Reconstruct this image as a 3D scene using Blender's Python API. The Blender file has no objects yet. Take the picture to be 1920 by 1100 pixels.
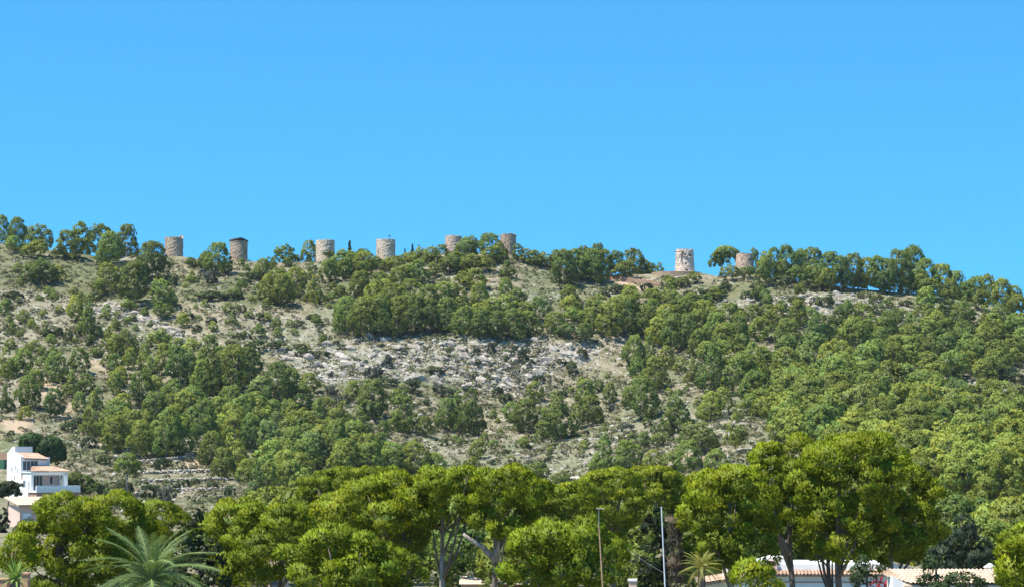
import bpy, math, random
import numpy as np
from mathutils import Vector, Matrix

rng = np.random.default_rng(7)
random.seed(7)
SC = bpy.context.scene
COL = SC.collection

# ------------------------------------------------------------------ camera, sky, sun, exposure
FPX = 4330.0                       # focal length in pixels of a 1920 wide picture
TILT = math.atan(310.0 / FPX)
CAMZ = 10.0
cd = bpy.data.cameras.new('camera')
cam = bpy.data.objects.new('camera', cd)
COL.objects.link(cam)
cam.location = (0, 0, CAMZ)
cam.rotation_euler = (math.pi / 2 + TILT, 0, 0)
cd.sensor_width = 36.0
cd.lens = 36.0 * FPX / 1920.0
cd.clip_start = 0.5
cd.clip_end = 12000
SC.camera = cam

SUN_DIR = Vector((-0.87, -0.50, 0.0)).normalized() * math.cos(math.radians(62)) + Vector((0, 0, math.sin(math.radians(62))))
world = bpy.data.worlds.new('World')
SC.world = world
world.use_nodes = True
nt = world.node_tree
bg = nt.nodes['Background']
sky = nt.nodes.new('ShaderNodeTexSky')
sky.sky_type = 'NISHITA'
sky.sun_disc = False
sky.sun_elevation = math.radians(62)
sky.sun_rotation = math.atan2(SUN_DIR.x, SUN_DIR.y)
sky.altitude = 300
sky.air_density = 1.0
sky.dust_density = 0.0
sky.ozone_density = 10.0
tc = nt.nodes.new('ShaderNodeTexCoord')                 # the skyline stands above the true horizon
lift = nt.nodes.new('ShaderNodeVectorMath'); lift.operation = 'ADD'
lift.inputs[1].default_value = (0, 0, 0.165)
nrm_ = nt.nodes.new('ShaderNodeVectorMath'); nrm_.operation = 'NORMALIZE'
nt.links.new(tc.outputs['Generated'], lift.inputs[0]); nt.links.new(lift.outputs[0], nrm_.inputs[0])
nt.links.new(nrm_.outputs[0], sky.inputs['Vector'])
blu = nt.nodes.new('ShaderNodeMix'); blu.data_type = 'RGBA'; blu.blend_type = 'MULTIPLY'
blu.inputs[0].default_value = 1.0
blu.inputs[7].default_value = (0.41, 1.0, 0.97, 1.0)
nt.links.new(sky.outputs[0], blu.inputs[6])
nt.links.new(blu.outputs[2], bg.inputs[0])
bg.inputs[1].default_value = 0.112

sl = bpy.data.lights.new('sun', 'SUN')
sl.energy = 4.0
sl.angle = math.radians(0.5)
sl.color = (1.0, 0.94, 0.83)
so = bpy.data.objects.new('sun', sl)
COL.objects.link(so)
so.rotation_euler = (-SUN_DIR).to_track_quat('-Z', 'Y').to_euler()
so.location = (-200, -100, 300)

SC.view_settings.view_transform = 'Standard'
SC.view_settings.look = 'None'
SC.view_settings.exposure = 1.15
SC.view_settings.gamma = 1.0
SC.view_settings.use_curve_mapping = False
SC.render.engine = 'CYCLES'
SC.cycles.max_bounces = 6
SC.cycles.diffuse_bounces = 3
SC.cycles.transmission_bounces = 4
SC.cycles.transparent_max_bounces = 6
SC.cycles.volume_bounces = 0
SC.cycles.use_denoising = True
SC.cycles.denoiser = 'OPENIMAGEDENOISE'
SC.cycles.denoising_input_passes = 'RGB_ALBEDO_NORMAL'
SC.cycles.denoising_prefilter = 'ACCURATE'


# ------------------------------------------------------------------ pixel <-> place
CT, ST = math.cos(TILT), math.sin(TILT)


def pix(u, v, D):
    """The point at distance D (along +Y) that pixel (u, v) of the 1920 wide photograph looks at."""
    cx = (u - 960.0) / FPX
    cy = (550.0 - v) / FPX
    dy = CT - cy * ST
    dz = ST + cy * CT
    return np.array([cx / dy * D, D, CAMZ + dz / dy * D]) if np.ndim(u) == 0 else (cx / dy * D, D, CAMZ + dz / dy * D)


def rowz(v, D):
    cy = (550.0 - v) / FPX
    return CAMZ + (ST + cy * CT) / (CT - cy * ST) * D


def topix(x, y, z):
    dz = z - CAMZ
    f = y * CT + dz * ST
    up = -y * ST + dz * CT
    return 960 + FPX * x / f, 550 - FPX * up / f


# ------------------------------------------------------------------ noise
def _hash(ix, iy, s):
    h = (ix.astype(np.int64) * 374761393 + iy.astype(np.int64) * 668265263 + s * 974634) & 0x7fffffff
    h = ((h ^ (h >> 13)) * 1274126177) & 0x7fffffff
    return ((h ^ (h >> 16)) & 0xffff) / 65535.0


def vnoise(x, y, s=0):
    x = np.asarray(x, float); y = np.asarray(y, float)
    ix = np.floor(x); iy = np.floor(y)
    fx = x - ix; fy = y - iy
    fx = fx * fx * (3 - 2 * fx); fy = fy * fy * (3 - 2 * fy)
    a = _hash(ix, iy, s); b = _hash(ix + 1, iy, s); c = _hash(ix, iy + 1, s); d = _hash(ix + 1, iy + 1, s)
    return (a + (b - a) * fx) * (1 - fy) + (c + (d - c) * fx) * fy


def fbm(x, y, s=0, o=4):
    t = 0; a = 0.5; n = 0
    for i in range(o):
        t = t + a * vnoise(x * 2 ** i, y * 2 ** i, s + i); n += a; a *= 0.5
    return t / n


def inpoly(poly, u, v):
    u = np.asarray(u, float); v = np.asarray(v, float)
    r = np.zeros(u.shape, bool)
    n = len(poly)
    for i in range(n):
        x1, y1 = poly[i]; x2, y2 = poly[(i + 1) % n]
        if y1 == y2:
            continue
        c = ((y1 > v) != (y2 > v)) & (u < (x2 - x1) * (v - y1) / (y2 - y1) + x1)
        r ^= c
    return r


# ------------------------------------------------------------------ terrain
TU = np.array([-300, 0, 300, 600, 900, 1050, 1250, 1400, 1600, 1800, 1920, 2250], float)
TD = np.array([
    [430, 480, 540, 585, 630, 682],
    [430, 480, 540, 585, 630, 685],
    [430, 480, 540, 585, 630, 685],
    [430, 480, 545, 590, 625, 685],
    [430, 495, 560, 592, 607, 685],
    [430, 495, 560, 590, 607, 685],
    [420, 480, 550, 595, 630, 680],
    [360, 440, 520, 565, 620, 675],
    [300, 390, 470, 530, 600, 670],
    [300, 390, 470, 530, 600, 665],
    [300, 390, 470, 530, 600, 660],
    [300, 390, 470, 530, 600, 650]], float)
TV = np.array([
    [925, 870, 770, 675, 570, 440],
    [925, 868, 765, 670, 565, 458],
    [930, 880, 780, 680, 580, 480],
    [930, 880, 780, 690, 600, 491],
    [925, 885, 795, 735, 640, 476],
    [925, 885, 795, 740, 645, 503],
    [925, 870, 770, 690, 610, 512],
    [930, 870, 780, 715, 610, 512],
    [960, 900, 820, 742, 655, 540],
    [965, 900, 830, 770, 685, 562],
    [965, 900, 835, 780, 700, 590],
    [965, 900, 835, 790, 720, 660]], float)
RU = np.array([-300, 0, 100, 200, 300, 345, 400, 450, 520, 600, 700, 760, 850, 950, 1010, 1060, 1130, 1180, 1230, 1310, 1350, 1400, 1440, 1500, 1600, 1700, 1760, 1850, 1920, 2250], float)
RV = np.array([440, 458, 470, 482, 480, 481, 492, 490, 492, 491, 487, 481, 474, 478, 490, 503, 515, 515, 514, 510, 518, 512, 516, 528, 540, 548, 556, 572, 590, 660], float)
TERR = [(225, 868), (330, 850), (440, 870), (470, 960), (220, 960), (170, 910)]


def zbase(x, y):
    x = np.asarray(x, float); y = np.asarray(y, float)
    yy = np.maximum(y, 60.0)
    u = np.clip(960 + 4318.0 * x / yy, -299, 2249)
    ks_d = [np.full(u.shape, 60.0), np.full(u.shape, 230.0)]
    ks_z = [np.zeros(u.shape), np.zeros(u.shape)]
    for k in range(6):
        d = np.interp(u, TU, TD[:, k])
        v = np.interp(u, RU, RV) if k == 5 else np.interp(u, TU, TV[:, k])
        ks_d.append(d); ks_z.append(rowz(v, d))
    ks_d.append(ks_d[-1] + 40); ks_z.append(ks_z[-1] - 3.2)
    ks_d.append(ks_d[-1] + 500); ks_z.append(ks_z[-1] - 45)
    z = np.zeros(u.shape)
    for i in range(len(ks_d) - 1):
        t = np.clip((yy - ks_d[i]) / (ks_d[i + 1] - ks_d[i]), 0, 1)
        z = np.where(yy >= ks_d[i], ks_z[i] + (ks_z[i + 1] - ks_z[i]) * t, z)
    return z


def zterr(x, y):
    x = np.asarray(x, float); y = np.asarray(y, float)
    z = zbase(x, y)
    amp = np.clip((y - 330) / 120.0, 0, 1)
    ridge = np.clip((675 - y) / 50.0, 0.12, 1)
    z = z + amp * ridge * (fbm(x / 38, y / 38, 3, 3) - 0.5) * 5.0
    z = z + amp * (fbm(x / 7, y / 7, 11, 3) - 0.5) * 1.1 * np.clip(ridge + 0.3, 0, 1)
    return z


def hits(uv, dmin=150.0):
    """Ground point under each pixel (None where the ray passes over the ridge)."""
    D = np.arange(dmin, 712.0, 2.5)
    out = []
    uv = list(uv)
    for q in range(0, len(uv), 400):
        A = np.array(uv[q:q + 400], float)
        kx, _, kz = pix(A[:, 0], A[:, 1], 1.0)
        kx = np.asarray(kx)[:, None]; kz = (np.asarray(kz) - CAMZ)[:, None]
        xs = kx * D[None]; zs = CAMZ + kz * D[None]
        g = zterr(xs, np.broadcast_to(D[None], xs.shape))
        below = zs <= g
        for i in range(len(A)):
            k = np.nonzero(below[i])[0]
            if len(k) == 0: out.append(None); continue
            n = k[0]
            if n == 0: d = D[0]
            else:
                a = zs[i, n - 1] - g[i, n - 1]; b = g[i, n] - zs[i, n]
                d = D[n - 1] + 2.5 * a / (a + b + 1e-9)
            out.append((float(kx[i, 0] * d), float(d)))
    idx_ = [i for i, o in enumerate(out) if o is not None]
    if idx_:
        z = zterr(np.array([out[i][0] for i in idx_]), np.array([out[i][1] for i in idx_]))
        for i, zz in zip(idx_, z): out[i] = (out[i][0], out[i][1], float(zz))
    return out


def ridge_point(u, back=6.0):
    d = float(np.interp(u, TU, TD[:, 5])) + back
    x = (u - 960) / 4318.0 * d
    return (x, d, float(zterr(x, d)))


# ------------------------------------------------------------------ object helpers
def link(o):
    COL.objects.link(o)
    return o


def tag(o, label=None, cat=None, group=None, kind=None):
    if label: o['label'] = label
    if cat: o['category'] = cat
    if group: o['group'] = group
    if kind: o['kind'] = kind
    return o


def empty(name, loc, rz=0.0, label=None, cat=None, group=None):
    o = bpy.data.objects.new(name, None)
    o.empty_display_size = 0.5
    o.location = tuple(float(a) for a in loc)
    o.rotation_euler = (0, 0, rz)
    link(o)
    return tag(o, label, cat, group)


def mesh_np(name, V, F, mats, tint=None, normals=None, smooth=False, fmat=None):
    """V (n,3), F (m,k) same-size faces."""
    me = bpy.data.meshes.new(name)
    V = np.ascontiguousarray(V, np.float32); F = np.ascontiguousarray(F, np.int32)
    m, k = F.shape
    me.vertices.add(len(V)); me.vertices.foreach_set('co', V.ravel())
    me.loops.add(m * k); me.loops.foreach_set('vertex_index', F.ravel())
    me.polygons.add(m)
    me.polygons.foreach_set('loop_start', np.arange(0, m * k, k, dtype=np.int32))
    me.polygons.foreach_set('loop_total', np.full(m, k, np.int32))
    if not isinstance(mats, (list, tuple)): mats = [mats]
    for a in mats: me.materials.append(a)
    if fmat is not None: me.polygons.foreach_set('material_index', np.ascontiguousarray(fmat, np.int32))
    me.polygons.foreach_set('use_smooth', np.full(m, bool(smooth) or normals is not None))
    me.update(calc_edges=True)
    if tint is not None:
        at = me.attributes.new('tint', 'FLOAT_COLOR', 'POINT')
        t = np.ones((len(V), 4), np.float32); t[:, :3] = tint
        at.data.foreach_set('color', t.ravel())
    if normals is not None:
        me.normals_split_custom_set_from_vertices(np.ascontiguousarray(normals, np.float32).tolist())
    return me


def put(name, me, parent=None, loc=(0, 0, 0), rot=(0, 0, 0), scale=(1, 1, 1), color=None):
    o = bpy.data.objects.new(name, me)
    o.location = tuple(float(a) for a in loc); o.rotation_euler = rot; o.scale = scale
    if color is not None: o.color = (*color, 1.0)
    if parent is not None: o.parent = parent
    return link(o)


class MB:
    """Collects polygons, builds one mesh."""
    def __init__(s): s.v = []; s.f = []

    def add(s, V, F):
        b = len(s.v); s.v += [tuple(float(c) for c in p) for p in V]; s.f += [tuple(i + b for i in f) for f in F]; return s

    def box(s, x0, x1, y0, y1, z0, z1):
        return s.add([(x0, y0, z0), (x1, y0, z0), (x1, y1, z0), (x0, y1, z0), (x0, y0, z1), (x1, y0, z1), (x1, y1, z1), (x0, y1, z1)],
                     [(3, 2, 1, 0), (4, 5, 6, 7), (0, 1, 5, 4), (1, 2, 6, 5), (2, 3, 7, 6), (3, 0, 4, 7)])

    def prism(s, prof, y0, y1):
        """profile in x,z extruded over y"""
        n = len(prof)
        V = [(p[0], y0, p[1]) for p in prof] + [(p[0], y1, p[1]) for p in prof]
        F = [tuple(range(n)), tuple(range(2 * n - 1, n - 1, -1))]
        F += [(i, i + n, (i + 1) % n + n, (i + 1) % n) for i in range(n)]
        return s.add(V, F)

    def prismx(s, prof, x0, x1):
        """profile in y,z extruded over x"""
        n = len(prof)
        V = [(x0, p[0], p[1]) for p in prof] + [(x1, p[0], p[1]) for p in prof]
        F = [tuple(range(n - 1, -1, -1)), tuple(range(n, 2 * n))]
        F += [((i + 1) % n, (i + 1) % n + n, i + n, i) for i in range(n)]
        return s.add(V, F)

    def tube(s, pts, radii, n=7, cap=True):
        pts = [Vector(p) for p in pts]
        V = []; F = []
        for i, p in enumerate(pts):
            d = (pts[min(i + 1, len(pts) - 1)] - pts[max(i - 1, 0)]).normalized()
            a = d.orthogonal().normalized() if i == 0 else (a - d * a.dot(d)).normalized()
            b = d.cross(a)
            for k in range(n):
                t = 2 * math.pi * k / n
                V.append(p + (a * math.cos(t) + b * math.sin(t)) * radii[i])
        for i in range(len(pts) - 1):
            for k in range(n):
                F.append((i * n + k, i * n + (k + 1) % n, (i + 1) * n + (k + 1) % n, (i + 1) * n + k))
        if cap:
            F.append(tuple(range(n - 1, -1, -1))); F.append(tuple((len(pts) - 1) * n + k for k in range(n)))
        return s.add(V, F)

    def mesh(s, name, mat, smooth=False):
        me = bpy.data.meshes.new(name)
        me.from_pydata(s.v, [], s.f)
        for a in (mat if isinstance(mat, (list, tuple)) else [mat]): me.materials.append(a)
        if smooth:
            for p in me.polygons: p.use_smooth = True
        me.update()
        return me

    def build(s, name, mat, parent=None, loc=(0, 0, 0), rot=(0, 0, 0), smooth=False):
        return put(name, s.mesh(name, mat, smooth), parent, loc, rot)


# ------------------------------------------------------------------ materials
def new_mat(name):
    m = bpy.data.materials.new(name); m.use_nodes = True
    t = m.node_tree
    return m, t, t.nodes['Principled BSDF'], t.nodes['Material Output']


def ND(t, typ, **kw):
    n = t.nodes.new(typ)
    for k, v in kw.items():
        if k.startswith('_'): setattr(n, k[1:], v)
        else: n.inputs[k].default_value = v
    return n


def mixc(t, fac, a, b, mode='MIX'):
    n = t.nodes.new('ShaderNodeMix'); n.data_type = 'RGBA'; n.blend_type = mode
    for s, val in ((0, fac), (6, a), (7, b)):
        if hasattr(val, 'links') or hasattr(val, 'is_output'): t.links.new(val, n.inputs[s])
        elif s == 0: n.inputs[0].default_value = val
        else: n.inputs[s].default_value = (*val, 1) if len(val) == 3 else val
    return n.outputs[2]


def ramp(t, val, stops):
    r = t.nodes.new('ShaderNodeValToRGB')
    e = r.color_ramp.elements
    while len(e) < len(stops): e.new(0.5)
    for i, (p, c) in enumerate(stops):
        e[i].position = p; e[i].color = (*c, 1) if not isinstance(c, float) else (c, c, c, 1)
    t.links.new(val, r.inputs[0])
    return r.outputs[0]


def noise_n(t, co, scale, detail=4, rough=0.6):
    n = ND(t, 'ShaderNodeTexNoise', Scale=scale, Detail=detail, Roughness=rough)
    t.links.new(co, n.inputs['Vector'])
    return n.outputs['Fac']


def plain(name, c, rough=0.8, var=0.15, scale=3.0, spec=0.2, bump=0.0, metal=0.0):
    m, t, b, out = new_mat(name)
    co = t.nodes.new('ShaderNodeTexCoord').outputs['Object']
    f = noise_n(t, co, scale, 5)
    lo = tuple(x * (1 - var) for x in c); hi = tuple(min(1, x * (1 + var)) for x in c)
    col = ramp(t, f, [(0.3, lo), (0.7, hi)])
    t.links.new(col, b.inputs['Base Color'])
    b.inputs['Roughness'].default_value = rough
    b.inputs['Specular IOR Level'].default_value = spec
    b.inputs['Metallic'].default_value = metal
    if bump:
        bp = ND(t, 'ShaderNodeBump', Strength=bump, Distance=0.05)
        t.links.new(f, bp.inputs['Height']); t.links.new(bp.outputs[0], b.inputs['Normal'])
    return m


def foliage_mat(name, c, translucent=0.3, yellow=(1.25, 1.1, 0.7)):
    """leaf colour = base x clump tint x the object's own colour; thin leaves let light through"""
    m, t, b, out = new_mat(name)
    at = ND(t, 'ShaderNodeAttribute', _attribute_name='tint')
    oi = t.nodes.new('ShaderNodeObjectInfo')
    col = mixc(t, 1.0, (*c,), at.outputs['Color'], 'MULTIPLY')
    col = mixc(t, 1.0, col, oi.outputs['Color'], 'MULTIPLY')
    t.nodes.remove(b)
    d = t.nodes.new('ShaderNodeBsdfDiffuse'); d.inputs['Roughness'].default_value = 0.6
    tr = t.nodes.new('ShaderNodeBsdfTranslucent')
    gl = ND(t, 'ShaderNodeBsdfGlossy', Roughness=0.55)
    gl.inputs['Color'].default_value = (0.5, 0.5, 0.45, 1)
    ycol = mixc(t, 1.0, col, (*yellow,), 'MULTIPLY')
    t.links.new(col, d.inputs['Color']); t.links.new(ycol, tr.inputs['Color'])
    ms = ND(t, 'ShaderNodeMixShader'); ms.inputs[0].default_value = translucent
    t.links.new(d.outputs[0], ms.inputs[1]); t.links.new(tr.outputs[0], ms.inputs[2])
    ms2 = ND(t, 'ShaderNodeMixShader'); ms2.inputs[0].default_value = 0.03
    t.links.new(ms.outputs[0], ms2.inputs[1]); t.links.new(gl.outputs[0], ms2.inputs[2])
    t.links.new(ms2.outputs[0], out.inputs['Surface'])
    return m


def bark_mat(name, c):
    m, t, b, out = new_mat(name)
    co = t.nodes.new('ShaderNodeTexCoord').outputs['Object']
    mp = ND(t, 'ShaderNodeMapping'); mp.inputs['Scale'].default_value = (9, 9, 2.2)
    t.links.new(co, mp.inputs['Vector'])
    f = noise_n(t, mp.outputs[0], 1.0, 6, 0.7)
    col = ramp(t, f, [(0.32, tuple(x * 0.45 for x in c)), (0.55, c), (0.75, tuple(x * 1.5 for x in c))])
    t.links.new(col, b.inputs['Base Color'])
    b.inputs['Roughness'].default_value = 0.9
    bp = ND(t, 'ShaderNodeBump', Strength=0.6, Distance=0.04)
    t.links.new(f, bp.inputs['Height']); t.links.new(bp.outputs[0], b.inputs['Normal'])
    return m


def ground_mat():
    m, t, b, out = new_mat('ground')
    co = t.nodes.new('ShaderNodeNewGeometry').outputs['Position']
    big = noise_n(t, co, 0.045, 4)
    mid = noise_n(t, co, 0.28, 5, 0.65)
    fine = noise_n(t, co, 1.5, 4, 0.7)
    dry = mixc(t, ramp(t, mid, [(0.35, 0.0), (0.65, 1.0)]), (0.125, 0.120, 0.060), (0.285, 0.245, 0.180))
    olive = mixc(t, ramp(t, fine, [(0.4, 0.0), (0.62, 1.0)]), (0.082, 0.102, 0.038), (0.190, 0.185, 0.110))
    col = mixc(t, ramp(t, big, [(0.42, 0.0), (0.6, 1.0)]), dry, olive)
    vor = ND(t, 'ShaderNodeTexVoronoi', Scale=0.75)
    t.links.new(co, vor.inputs['Vector'])
    stone = ramp(t, vor.outputs['Distance'], [(0.30, 1.0), (0.42, 0.0)])
    pick = ramp(t, noise_n(t, co, 0.11, 5, 0.7), [(0.46, 0.0), (0.60, 0.85)])
    sm = ND(t, 'ShaderNodeMath', _operation='MULTIPLY')
    t.links.new(stone, sm.inputs[0]); t.links.new(pick, sm.inputs[1])
    stc = mixc(t, fine, (0.28, 0.26, 0.23), (0.50, 0.47, 0.43))
    col = mixc(t, sm.outputs[0], col, stc)
    # bare limestone, tan soil and green ground cover where the hill has them
    zone = ND(t, 'ShaderNodeAttribute', _attribute_name='zone')
    sp = t.nodes.new('ShaderNodeSeparateColor')
    t.links.new(zone.outputs['Color'], sp.inputs[0])
    rock = mixc(t, ramp(t, noise_n(t, co, 0.9, 6, 0.75), [(0.36, 0.0), (0.62, 1.0)]), (0.085, 0.080, 0.055), (0.47, 0.43, 0.375))  # dark end of the noise paints crevice shade into the limestone
    brk = ramp(t, noise_n(t, co, 0.55, 6, 0.75), [(0.40, 0.15), (0.58, 1.0)])
    rm = ND(t, 'ShaderNodeMath', _operation='MULTIPLY')
    t.links.new(sp.outputs[0], rm.inputs[0]); t.links.new(brk, rm.inputs[1])
    col = mixc(t, rm.outputs[0], col, rock)
    speck = ramp(t, noise_n(t, co, 2.6, 4, 0.8), [(0.36, (0.55, 0.58, 0.45)), (0.5, (1.0, 1.0, 1.0)), (0.66, (1.35, 1.32, 1.28))])
    col = mixc(t, 1.0, col, speck, 'MULTIPLY')
    soil = mixc(t, fine, (0.32, 0.215, 0.13), (0.50, 0.40, 0.30))
    col = mixc(t, sp.outputs[1], col, soil)
    grn = mixc(t, mid, (0.075, 0.092, 0.032), (0.15, 0.15, 0.075))
    col = mixc(t, sp.outputs[2], col, grn)
    t.links.new(col, b.inputs['Base Color'])
    b.inputs['Roughness'].default_value = 0.95
    b.inputs['Specular IOR Level'].default_value = 0.1
    bp = ND(t, 'ShaderNodeBump', Strength=0.8, Distance=0.35)
    t.links.new(noise_n(t, co, 0.8, 6, 0.75), bp.inputs['Height']); t.links.new(bp.outputs[0], b.inputs['Normal'])
    return m


def rock_mat():
    m, t, b, out = new_mat('limestone')
    tc = t.nodes.new('ShaderNodeNewGeometry').outputs['Position']
    f = noise_n(t, tc, 1.3, 6, 0.7)
    g = noise_n(t, tc, 0.25, 3)
    col = mixc(t, ramp(t, f, [(0.3, 0.0), (0.68, 1.0)]), (0.15, 0.135, 0.112), (0.58, 0.53, 0.47))
    col = mixc(t, ramp(t, g, [(0.45, 0.0), (0.7, 0.55)]), col, (0.32, 0.26, 0.19))
    oi = t.nodes.new('ShaderNodeObjectInfo')
    col = mixc(t, 1.0, col, oi.outputs['Color'], 'MULTIPLY')
    t.links.new(col, b.inputs['Base Color']); b.inputs['Roughness'].default_value = 0.9
    b.inputs['Specular IOR Level'].default_value = 0.15
    bp = ND(t, 'ShaderNodeBump', Strength=0.7, Distance=0.2)
    t.links.new(f, bp.inputs['Height']); t.links.new(bp.outputs[0], b.inputs['Normal'])
    return m


def masonry_mat():
    m, t, b, out = new_mat('rubble_masonry')
    co = t.nodes.new('ShaderNodeTexCoord').outputs['Object']
    mp = ND(t, 'ShaderNodeMapping'); mp.inputs['Scale'].default_value = (1, 1, 1.5)
    t.links.new(co, mp.inputs['Vector'])
    v = ND(t, 'ShaderNodeTexVoronoi', Scale=4.2); t.links.new(mp.outputs[0], v.inputs['Vector'])
    sp = t.nodes.new('ShaderNodeSeparateColor'); t.links.new(v.outputs['Color'], sp.inputs[0])
    st = ramp(t, sp.outputs[0], [(0.0, (0.80, 0.76, 0.72)), (0.5, (1.0, 0.98, 0.95)), (1.0, (1.2, 1.16, 1.12))])
    big = ramp(t, noise_n(t, co, 0.45, 5, 0.6), [(0.32, (0.84, 0.79, 0.74)), (0.65, (1.08, 1.06, 1.04))])
    oi = t.nodes.new('ShaderNodeObjectInfo')
    col = mixc(t, 1.0, oi.outputs['Color'], st, 'MULTIPLY')
    col = mixc(t, 1.0, col, big, 'MULTIPLY')
    t.links.new(col, b.inputs['Base Color']); b.inputs['Roughness'].default_value = 0.95
    b.inputs['Specular IOR Level'].default_value = 0.1
    bp = ND(t, 'ShaderNodeBump', Strength=0.35, Distance=0.05); bp.invert = True
    t.links.new(v.outputs['Distance'], bp.inputs['Height']); t.links.new(bp.outputs[0], b.inputs['Normal'])
    return m


M = {}
M['ground'] = ground_mat()
M['rock'] = rock_mat()
M['masonry'] = masonry_mat()
M['hillpine'] = foliage_mat('hill_pine_needles', (0.215, 0.272, 0.056), 0.28)
M['pine'] = foliage_mat('pine_needles', (0.215, 0.275, 0.013), 0.28, (1.15, 1.1, 0.6))
M['scrub'] = foliage_mat('scrub_leaves', (1.0, 1.0, 1.0), 0.2, (1.1, 1.05, 0.8))
M['cypress'] = foliage_mat('cypress_scales', (0.028, 0.042, 0.020), 0.1)
M['cedar'] = foliage_mat('cedar_needles', (0.060, 0.095, 0.055), 0.2, (1.0, 1.0, 0.9))
M['palm'] = foliage_mat('palm_leaflets', (0.20, 0.245, 0.115), 0.25)
M['bark'] = bark_mat('pine_bark', (0.16, 0.125, 0.10))
M['greybark'] = bark_mat('grey_bark', (0.30, 0.27, 0.24))
M['hollow'] = plain('painted_recess_shade', (0.05, 0.042, 0.036), 0.95)  # shade inside the tower openings, put into a near-black colour
M['white'] = plain('white_render', (0.80, 0.79, 0.77), 0.85, 0.04, 0.8)
M['pink'] = plain('pink_render', (0.66, 0.47, 0.40), 0.85, 0.06, 0.8)
M['tile'] = plain('clay_roof_tile', (0.46, 0.31, 0.225), 0.85, 0.35, 2.2, bump=0.2)
M['paletile'] = plain('pale_clay_roof_tile', (0.54, 0.42, 0.32), 0.85, 0.25, 2.6, bump=0.2)
M['glass'] = plain('window_glass', (0.05, 0.07, 0.09), 0.12, 0.05, 1.0, 0.6)
M['shutter'] = plain('white_shutter', (0.78, 0.80, 0.84), 0.6, 0.03)
M['frame'] = plain('window_frame', (0.62, 0.64, 0.66), 0.5, 0.05)
M['brick'] = plain('red_brick_band', (0.40, 0.23, 0.17), 0.9, 0.3, 6.0, bump=0.3)
M['wood'] = plain('weathered_wood', (0.20, 0.13, 0.09), 0.9, 0.3, 8.0)
M['darkwood'] = plain('dark_roofing', (0.11, 0.085, 0.07), 0.9, 0.3, 3.0)
M['steel'] = plain('galvanised_steel', (0.62, 0.66, 0.70), 0.4, 0.08, 4.0, 0.5)
M['rust'] = plain('rusty_pole', (0.42, 0.27, 0.17), 0.8, 0.3, 5.0)
M['iron'] = plain('dark_iron', (0.06, 0.08, 0.10), 0.6, 0.1)
M['terracotta'] = plain('terracotta', (0.48, 0.27, 0.18), 0.9, 0.15, 2.0, bump=0.2)
M['court'] = plain('green_court', (0.06, 0.16, 0.09), 0.9, 0.1, 1.0)
M['petal'] = foliage_mat('bougainvillea_bracts', (0.55, 0.06, 0.10), 0.3)
M['cable'] = plain('grey_cable', (0.20, 0.21, 0.21), 0.6, 0.05)

# ------------------------------------------------------------------ ground sheet
ROCKS = {
    'main': [(515, 657), (560, 648), (640, 642), (700, 630), (800, 640), (900, 632), (1060, 640), (1125, 652), (1100, 682), (1055, 690), (1015, 700), (1025, 732), (955, 742), (880, 727), (800, 716), (700, 704), (620, 720), (575, 702), (530, 680)],
    'left': [(168, 577), (212, 566), (262, 586), (305, 606), (342, 622), (344, 642), (318, 640), (285, 612), (240, 600), (190, 598)],
    'ledge': [(1335, 562), (1460, 556), (1545, 545), (1690, 568), (1705, 585), (1600, 592), (1480, 578), (1350, 578)],
    'spur': [(1790, 738), (1830, 716), (1890, 722), (1880, 742), (1810, 752)],
    'stony': [(470, 572), (560, 590), (640, 585), (640, 622), (560, 640), (490, 645), (430, 605)],
    'stony2': [(0, 540), (140, 560), (150, 590), (100, 640), (0, 640)],
    'stony3': [(1370, 740), (1425, 800), (1420, 850), (1370, 850), (1340, 800)],
    'meadow': [(740, 800), (1100, 790), (1300, 770), (1360, 760), (1330, 840), (1100, 860), (1060, 900), (900, 890), (800, 850)],
}
SOILS = [[(1140, 513), (1185, 518), (1245, 530), (1190, 542), (1140, 528)], [(335, 845), (375, 848), (400, 868), (345, 880)],
         [(60, 700), (125, 718), (140, 770), (110, 770), (60, 730)], [(0, 785), (60, 780), (60, 812), (0, 820)],
         [(120, 735), (134, 735), (140, 770), (122, 772)], [(165, 665), (205, 680), (205, 700), (172, 690)], [(1215, 845), (1350, 850), (1340, 868), (1215, 862)]]
GREENS = [[(0, 470), (160, 480), (330, 560), (180, 570), (90, 550), (0, 530)], [(330, 530), (640, 530), (660, 570), (480, 570), (340, 560)],
          [(1310, 540), (1450, 535), (1480, 560), (1330, 565)], [(1420, 505), (1560, 535), (1560, 550), (1430, 540)], [(1830, 690), (1920, 680), (1920, 720), (1850, 715)],
          [(600, 640), (680, 645), (640, 670), (540, 665)]]


def grid_lines(lo, hi, step, far, grow=1.35):
    a = list(np.arange(lo, hi + 1e-6, step)); s = step; x = hi; r = []
    while x < far[1]:
        s *= grow; x += s; r.append(x)
    s = step; x = lo; l = []
    while x > far[0]:
        s *= grow; x -= s; l.append(x)
    return np.array(l[::-1] + a + r)


gx = grid_lines(-180, 180, 1.1, (-3600, 3600))
gy = np.concatenate([grid_lines(60, 395, 9.0, (-900, 396))[:-1], grid_lines(396, 716, 1.1, (396, 5000))])
gy = np.unique(np.round(gy, 3))
GX, GY = np.meshgrid(gx, gy)
GZ = zterr(GX, GY)
PU, PV = topix(GX, np.maximum(GY, 5), GZ)
ju = PU + (fbm(GX / 5, GY / 5, 21, 3) - 0.5) * 60; jv = PV + (fbm(GX / 5, GY / 5, 31, 3) - 0.5) * 26
inhill = (GY > 280)


def soft(mask, k=2):
    a = mask.astype(float)
    for _ in range(k):
        b = a.copy()
        b[1:-1, 1:-1] = (a[1:-1, 1:-1] * 2 + a[:-2, 1:-1] + a[2:, 1:-1] + a[1:-1, :-2] + a[1:-1, 2:]) / 6
        a = b
    return a


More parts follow.
